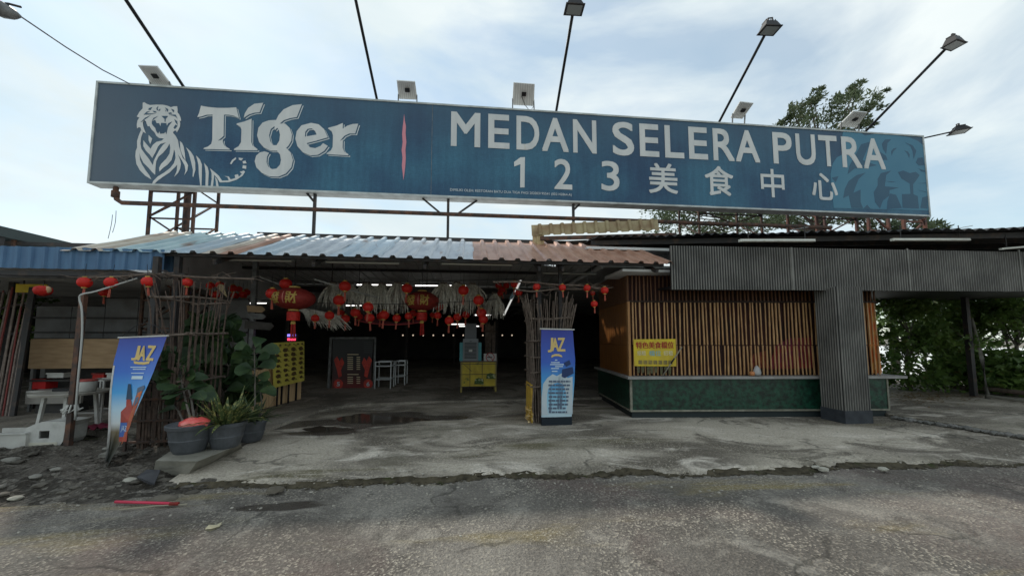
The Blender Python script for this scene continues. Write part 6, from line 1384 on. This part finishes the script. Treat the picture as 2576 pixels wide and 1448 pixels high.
# ------------------------------------------------------------------ trees and shrubs
def crown(mb, clumps, leaf_l, seed, per=60, aspect=.5, flat=.5):
    r_ = random.Random(seed)
    for (c, rx, ry, rz, dr) in clumps:
        c = V(c); dr = V(dr)
        for k in range(per):
            while True:
                q = V((r_.uniform(-1,1), r_.uniform(-1,1), r_.uniform(-1,1)))
                if q.length <= 1 and q.length > r_.random()*.75: break
            p = c + V((q.x*rx, q.y*ry, q.z*rz)); d = (dr*.9 + V((r_.gauss(0,.6), r_.gauss(0,.6), r_.gauss(0,.5)))).normalized(); s = d.cross(V((r_.gauss(0,1), r_.gauss(0,1), r_.gauss(0,1)))).normalized()
            l = leaf_l*r_.uniform(.6,1.4); w = l*aspect; b = len(mb.v)
            mb.v += [p, p+d*l*.5+s*w*.5, p+d*l, p+d*l*.5-s*w*.5]; mb.f.append((b,b+1,b+2,b+3)); mb.m.append(0)
def tree(name, lab, base, trunk_pts, clumps, leaf_l, seed, per, mt, aspect=.5, limbs=True, tr=.2, group=None):
    t = thing(name, lab, "tree", base, group); b = MB(); n = len(trunk_pts); b.tube(catmull(trunk_pts,4,False) if n > 2 else trunk_pts, [tr*(1-.7*i/(4*(n-1)+1)) for i in range(4*(n-1)+1)] if n > 2 else [tr,tr*.4], 9)
    if limbs:
        r_ = random.Random(seed+1); top = [V(p) for p in trunk_pts]
        for (c, rx, ry, rz, dr) in clumps[::max(1,len(clumps)//22)]:
            c = V(c); p = min(top, key=lambda q: (q-c).length + (5 if q.z > c.z else 0)); b.tube([p, p.lerp(c,.5)+V((r_.uniform(-.1,.1),0,r_.uniform(-.05,.12))*1)*max(.3,tr), c], [tr*.3,tr*.18,tr*.06], 5)
    b.build("trunk", M["trunk"], t); b = MB(); crown(b, clumps, leaf_l, seed, per, aspect); b.build("crown", mt, t)
def spray(px0, py0, px1, py1, Y, n, r0, r1, seed, jit=8):
    """a tapering spray of leaf clumps from one picture point to another at one distance"""
    r_ = random.Random(seed); out = []; a, c = atY(px0,py0,Y), atY(px1,py1,Y); d = (c-a).normalized()
    for k in range(n):
        f = (k+r_.random())/n; p = a.lerp(c,f); r = r0*(1-f)+r1*f; p += V((r_.gauss(0,r*.55), r_.gauss(0,r*.8), r_.gauss(0,r*.5))); out.append((p, r*r_.uniform(.5,.9), r*.7, r*r_.uniform(.35,.6), d)); 
    return out
TYY = 17.0
cl = spray(1985,330,2060,225,TYY,18,.7,.18,1)+spray(2010,320,2050,250,TYY+.6,6,.5,.2,12)+spray(2070,330,2160,205,TYY,24,.85,.2,2)+spray(2110,330,2150,225,TYY+1,10,.6,.22,22)+spray(2130,330,2222,235,TYY-.5,13,.5,.12,3)+spray(2090,345,2195,300,TYY,12,.7,.25,4)+spray(1975,305,1990,290,TYY,6,.35,.2,5)
for x, y, w in ((1700,540,40),(1790,535,60),(1870,530,70),(1960,525,80),(2050,530,80),(2130,530,70),(1670,525,30),(1730,560,50),(1830,562,70),(1930,565,70),(2000,480,80),(2080,440,80),(2060,400,70),(2030,520,70)):
    cl += spray(x-w,y+6,x+w,y-8,TYY+random.uniform(-1.5,1.5),12,.75,.55,int(x))
tb_ = atY(2060,700,TYY); tb_.z = 0
tree("tall_tree", "tall feathery dark green tree behind the right end of the billboard", tb_, [tb_, tb_+V((.1,0,3.5)), tb_+V((.2,0,7)), tb_+V((.6,0,10.2))], cl, .20, 31, 62, M["leaf_tree"], .34, True, .28)
cl = []
for x0,y0,x1,y1 in ((2150,560,2230,545),(2230,575,2330,556),(2180,575,2290,585),(2290,585,2355,562),(2120,545,2180,530)): cl += spray(x0,y0,x1,y1,15.0,9,.5,.22,x0)
tb_ = atY(2235,700,15.0); tb_.z = 0
tree("drooping_tree", "low spreading tree behind the right end of the dark roof", tb_, [tb_, tb_+V((.1,0,3)), tb_+V((0,0,5.4))], cl, .20, 33, 60, M["leaf_tree"], .34, True, .18)
def shrub(lab, px, Y, zc, rx, rz, n, per, seed, ll=.16, mt="leaf_bush", name="shrub", asp=.55, zmin=.2):
    r_ = random.Random(seed); p = atY(px, 900, Y); base = V((p.x, Y, .1)); cl = []
    for k in range(n):
        a, q = r_.uniform(0,6.28), r_.random()**.6; c = V((p.x+rx*q*math.cos(a), Y+rx*.6*q*math.sin(a), max(zmin, zc+rz*r_.uniform(-1,1)))); s = r_.uniform(.22,.5); cl.append((c, s, s, s*.6, V((r_.gauss(0,.5), -.5, -.15))))
    tree(name, lab, base, [base, base+V((r_.uniform(-.15,.15),0,zc*.5)), base+V((r_.uniform(-.2,.2),0,zc))], cl, ll, seed, per, M[mt], asp, True, .06, "shrubs and small trees at the right")
shrub("dense dark shrub right beside the bamboo stall", 2285, 10.2, 1.7, 1.0, 1.35, 60, 56, 51)
shrub("tall dark green tree mass under the soffit behind the first shrub", 2365, 11.6, 2.5, 1.6, 1.35, 80, 56, 52)
shrub("yellowish green bush low in front of the stone edging", 2400, 10.4, 1.0, .55, .6, 16, 40, 53)
shrub("leafy tree hanging over the side path behind the dark post", 2455, 10.6, 2.7, 1.5, .75, 64, 52, 54)
shrub("low dark bush at the foot of the dark post", 2450, 9.6, .8, .85, .6, 40, 52, 55)
shrub("thin open sapling with sky between its leaves at the right edge", 2535, 9.8, 1.55, 1.0, .95, 24, 26, 56, .14)
shrub("dark bush at the right edge along the path", 2560, 9.0, .7, 1.0, .5, 44, 52, 57)
shrub("leafy branch canopy at the upper right edge under the fascia", 2560, 9.8, 2.65, 1.3, .4, 44, 48, 58)
shrub("background tree far behind the path shrubs", 2330, 14.5, 2.8, 2.4, 2.0, 70, 46, 59, .2)
yt = thing("young_tree_trunk", "bare pale young trunk leaning beside the dark post", "tree", G(2470,1000,.15)); MB().tube([G(2485,1002,.15), atY(2470,900,8.9), atY(2455,845,8.9), atY(2445,800,8.9)], [.05,.045,.04,.03], 8).build("trunk", mat("pale_bark",(.26,.25,.22),.9,(.15,.14,.12),8), yt, True)
b = MB(); crown(b, [(atY(2440,860,8.9),.35,.3,.2,(0,-.3,0)),(atY(2490,950,8.9),.3,.25,.25,(0,-.3,0))], .14, 5, 50, .55); b.build("leaves", M["leaf_bush"], yt)
# leaf litter and edging logs
p0, p1 = G(2395,982,.16), G(2640,1010,.16); solo(MB().tube([p0+V((0,0,.1)), p0.lerp(p1,.5)+V((0,0,.16)), p1+V((0,0,.14))], .06, 8), "edging_log", M["branch"], "weathered edging log along the side path under the shrubs", "log")
p0, p1 = G(2480,1000,.16), G(2640,1022,.16); solo(MB().tube([p0+V((0,0,.05)), p1+V((0,0,.05))], .04, 8), "edging_log", mat("pale_log",(.30,.28,.24),.8), "paler thin log lying in front at the right edge of the path", "log")
b = MB(); r_ = random.Random(15)
for k in range(420):
    q = G(r_.gauss(2330,60), r_.gauss(998,9), .16) ; s = r_.uniform(.02,.05); a = r_.uniform(0,6.28); q.z = .158
    b.add([q+V((s*math.cos(a),s*math.sin(a),r_.uniform(0,.02))), q+V((s*.5*math.cos(a+1.6),s*.5*math.sin(a+1.6),.004)), q+V((-s*math.cos(a),-s*math.sin(a),r_.uniform(0,.02))), q+V((-s*.5*math.cos(a+1.6),-s*.5*math.sin(a+1.6),.004))], [(0,1,2,3)])
struct(b, "leaf_litter", mat("dry_leaf",(.22,.15,.05),.9,(.12,.07,.03),20), kind="stuff")
b = MB(); r_ = random.Random(18)
d0, d1 = G(2245,1043,.16), G(2600,1094,.16)
for k in range(26):
    p = d0.lerp(d1,(k+.5)/26); stone(b, (p.x+r_.uniform(-.03,.03), p.y-.04, GZ+.03), r_.uniform(.05,.10), r_, .5)
struct(b, "path_edge_stones", mat("edge_stone",(.12,.12,.11),.9,(.2,.19,.18),6), kind="stuff")
shrub("bright green tree seen behind the far left posts", 8, 12.5, 2.3, .8, .6, 18, 40, 70, .16, "leaf_bush")
# ------------------------------------------------------------------ small things on the ground
def gl(p): return V((p.x, p.y, max(dirt_z(p.x, p.y), .0)))
a_, b_ = G(290,1264,.02), G(446,1269,.02); t = thing("red_stick", "straight pink red plastic stick lying on the edge of the road", "stick", a_); MB().tube([a_+V((0,0,.012+max(0,dirt_z(a_.x,a_.y)))), b_+V((0,0,.012+max(0,dirt_z(b_.x,b_.y))))], .014, 8).build("rod", mat("pink_red_plastic",(.60,.04,.09),.35), t, True); MB().tube([b_+V((-.07,0,.012)), b_+V((.012,0,.012))],.017,8).build("end_cap", M["red_dark"], t)
a_, b_ = G(300,1284,.01), G(470,1270,.01); solo(MB().tube([a_+V((0,0,.01)), a_.lerp(b_,.5)+V((0,.01,.016)), b_+V((0,0,.01))],.007,6), "dry_twig", mat("pale_twig",(.30,.27,.20),.8), "thin pale twig lying beside the red stick", "twig")
b = MB(); ps = [G(x,y,.0) for x, y in ((515,1333),(525,1325),(545,1322),(559,1317),(552,1326),(530,1336))]; b.add([p+V((0,0,.012+.01*(i%2))) for i, p in enumerate(ps)], [(0,1,2,3,4,5)]); b.add([p+V((0,0,.004)) for p in ps], [(5,4,3,2,1,0)]); solo(b, "fallen_leaf", mat("pale_dry_leaf",(.42,.38,.26),.8), "single pale dry leaf lying on the road", "leaf")
ROCK = [(28,1160,.07,"M","pale rock at the left edge near the white trough"),(268,1083+75,.075,"M","pale chunk lying under the tail of the twisted banner"),(268,1140,.045,"M","small pale stone behind the banner tail"),(327,1206,.06,"W","whitish rock beside the black slate"),(42,1248,.05,"W","whitish flat stone lowest at the left edge"),(88,1213,.05,"M","flat grey stone in the middle of the rubble"),(138,1203,.045,"M","rounded grey stone above the flat one in the rubble"),(410,1242,.11,"D","large brown flat stone at the broken apron edge"),(692,1229,.085,"D","dry curled slab piece at the broken apron edge"),(2222,1178,.05,"W","white stone beside the mossy strip, left of two"),(2070,1176+2,.055,"W","whitish broken stone at the mossy strip below the pillar"),(2052,1172,.04,"W","small white chip behind the broken stone at the mossy strip"),(0,1236,.04,"M","grey stone cut by the left edge of the picture")]
rm = {"M": mat("grey_rock",(.26,.245,.215),.9,(.16,.15,.13),7,bump=.4), "W": mat("white_rock",(.46,.44,.38),.9,(.32,.30,.25),7,bump=.4), "D": mat("brown_rock",(.17,.15,.12),.9,(.10,.085,.065),6,bump=.4)}
for i, (px, py, s, k, lab) in enumerate(ROCK):
    p = G(px, py, .05); z = dirt_z(p.x,p.y) if p.x < -2.6 else (.03 if p.y < kerb_y(p.x)-.03 else .075); r_ = random.Random(100+i); bm = bmesh.new(); bmesh.ops.create_icosphere(bm, subdivisions=2, radius=1); b = MB(); vs = []
    for v_ in bm.verts:
        q = v_.co; k_ = 1+.35*mnoise.noise(q*1.3+V((i*7,0,0))); fl = .5 if k != "D" else .28; vs.append(V((p.x+q.x*s*1.25*k_, p.y+q.y*s*k_, z+s*fl*.6+q.z*s*fl*k_)))
    b.add(vs, [tuple(v_.index for v_ in f.verts) for f in bm.faces]); bm.free(); solo(b, "rock", rm[k], lab, "rock", "loose rocks along the edge of the road")
ps = [G(x,y,.06) for x, y in ((343,1210),(368,1197),(402,1203),(388,1217),(372,1219))]; b = MB(); b.poly([(p.x,p.y,dirt_z(p.x,p.y)+.05+.03*(i%3)) for i, p in enumerate(ps)], (0,0,1), .015); solo(b, "black_slate", mat("black_slate",(.03,.03,.034),.6,(.05,.05,.055),6), "broken black slate tile on the rubble beside a whitish rock", "slate")
# loose cables near the lattice tower
for k, (a, m_, c) in enumerate((((283,540),(280,565),(272,600)),((292,530),(290,560),(283,585)))):
    pts = [atY(*q, 9.3) for q in (a, m_, c)]; solo(MB().tube(catmull(pts,4,False),.006,5), "loose_cable", M["steel_grey"], "thin loose cable hanging under the pipe elbow, %s of two" % ("longer" if k == 0 else "shorter"), "cable")

# string of small bulbs far inside the hall
p, q = atY(1090,843,16), atY(1300,843,16); t = thing("light_string", "faint string of small bulbs deep inside the dark hall", "string lights", p.lerp(q,.5)); MB().tube([p+V((-4,0,.1)),p.lerp(q,.5)+V((0,0,.02)),q+V((1.4,0,.12))],.006,5).build("wire", M["black"], t)
for k in range(12):
    c = p.lerp(q,(k-3)/8.5)+V((0,0,.02)); MB().lathe([(.01,-.05),(.028,-.03),(.03,-.01),(.012,.015)], c, 8).build("bulb", mat("warm_bulb",(.5,.4,.3),.4,emit=(1,.8,.6),estr=.35) if k == 0 else bpy.data.materials["warm_bulb"], t, True)

# grit and crumbs on the road and apron (nobody could count them)
b = MB(); r_ = random.Random(41)
for k in range(900):
    x = r_.uniform(-5, 9); y = kerb_y(x) + r_.gauss(-.15,.35) if k < 620 else r_.uniform(2.4, 7)
    if x < -2.8 and y > 4.5: continue
    z = .0 if y < kerb_y(x)-.05 else (.052 if y < kerb_y(x)+.6 else .085); stone(b, (x,y,z+.003), r_.choice((.006,.008,.01,.014,.02)), r_, .55)
struct(b, "grit", mat("grit_stone",(.24,.22,.185),.9,(.40,.37,.32),9), kind="stuff")
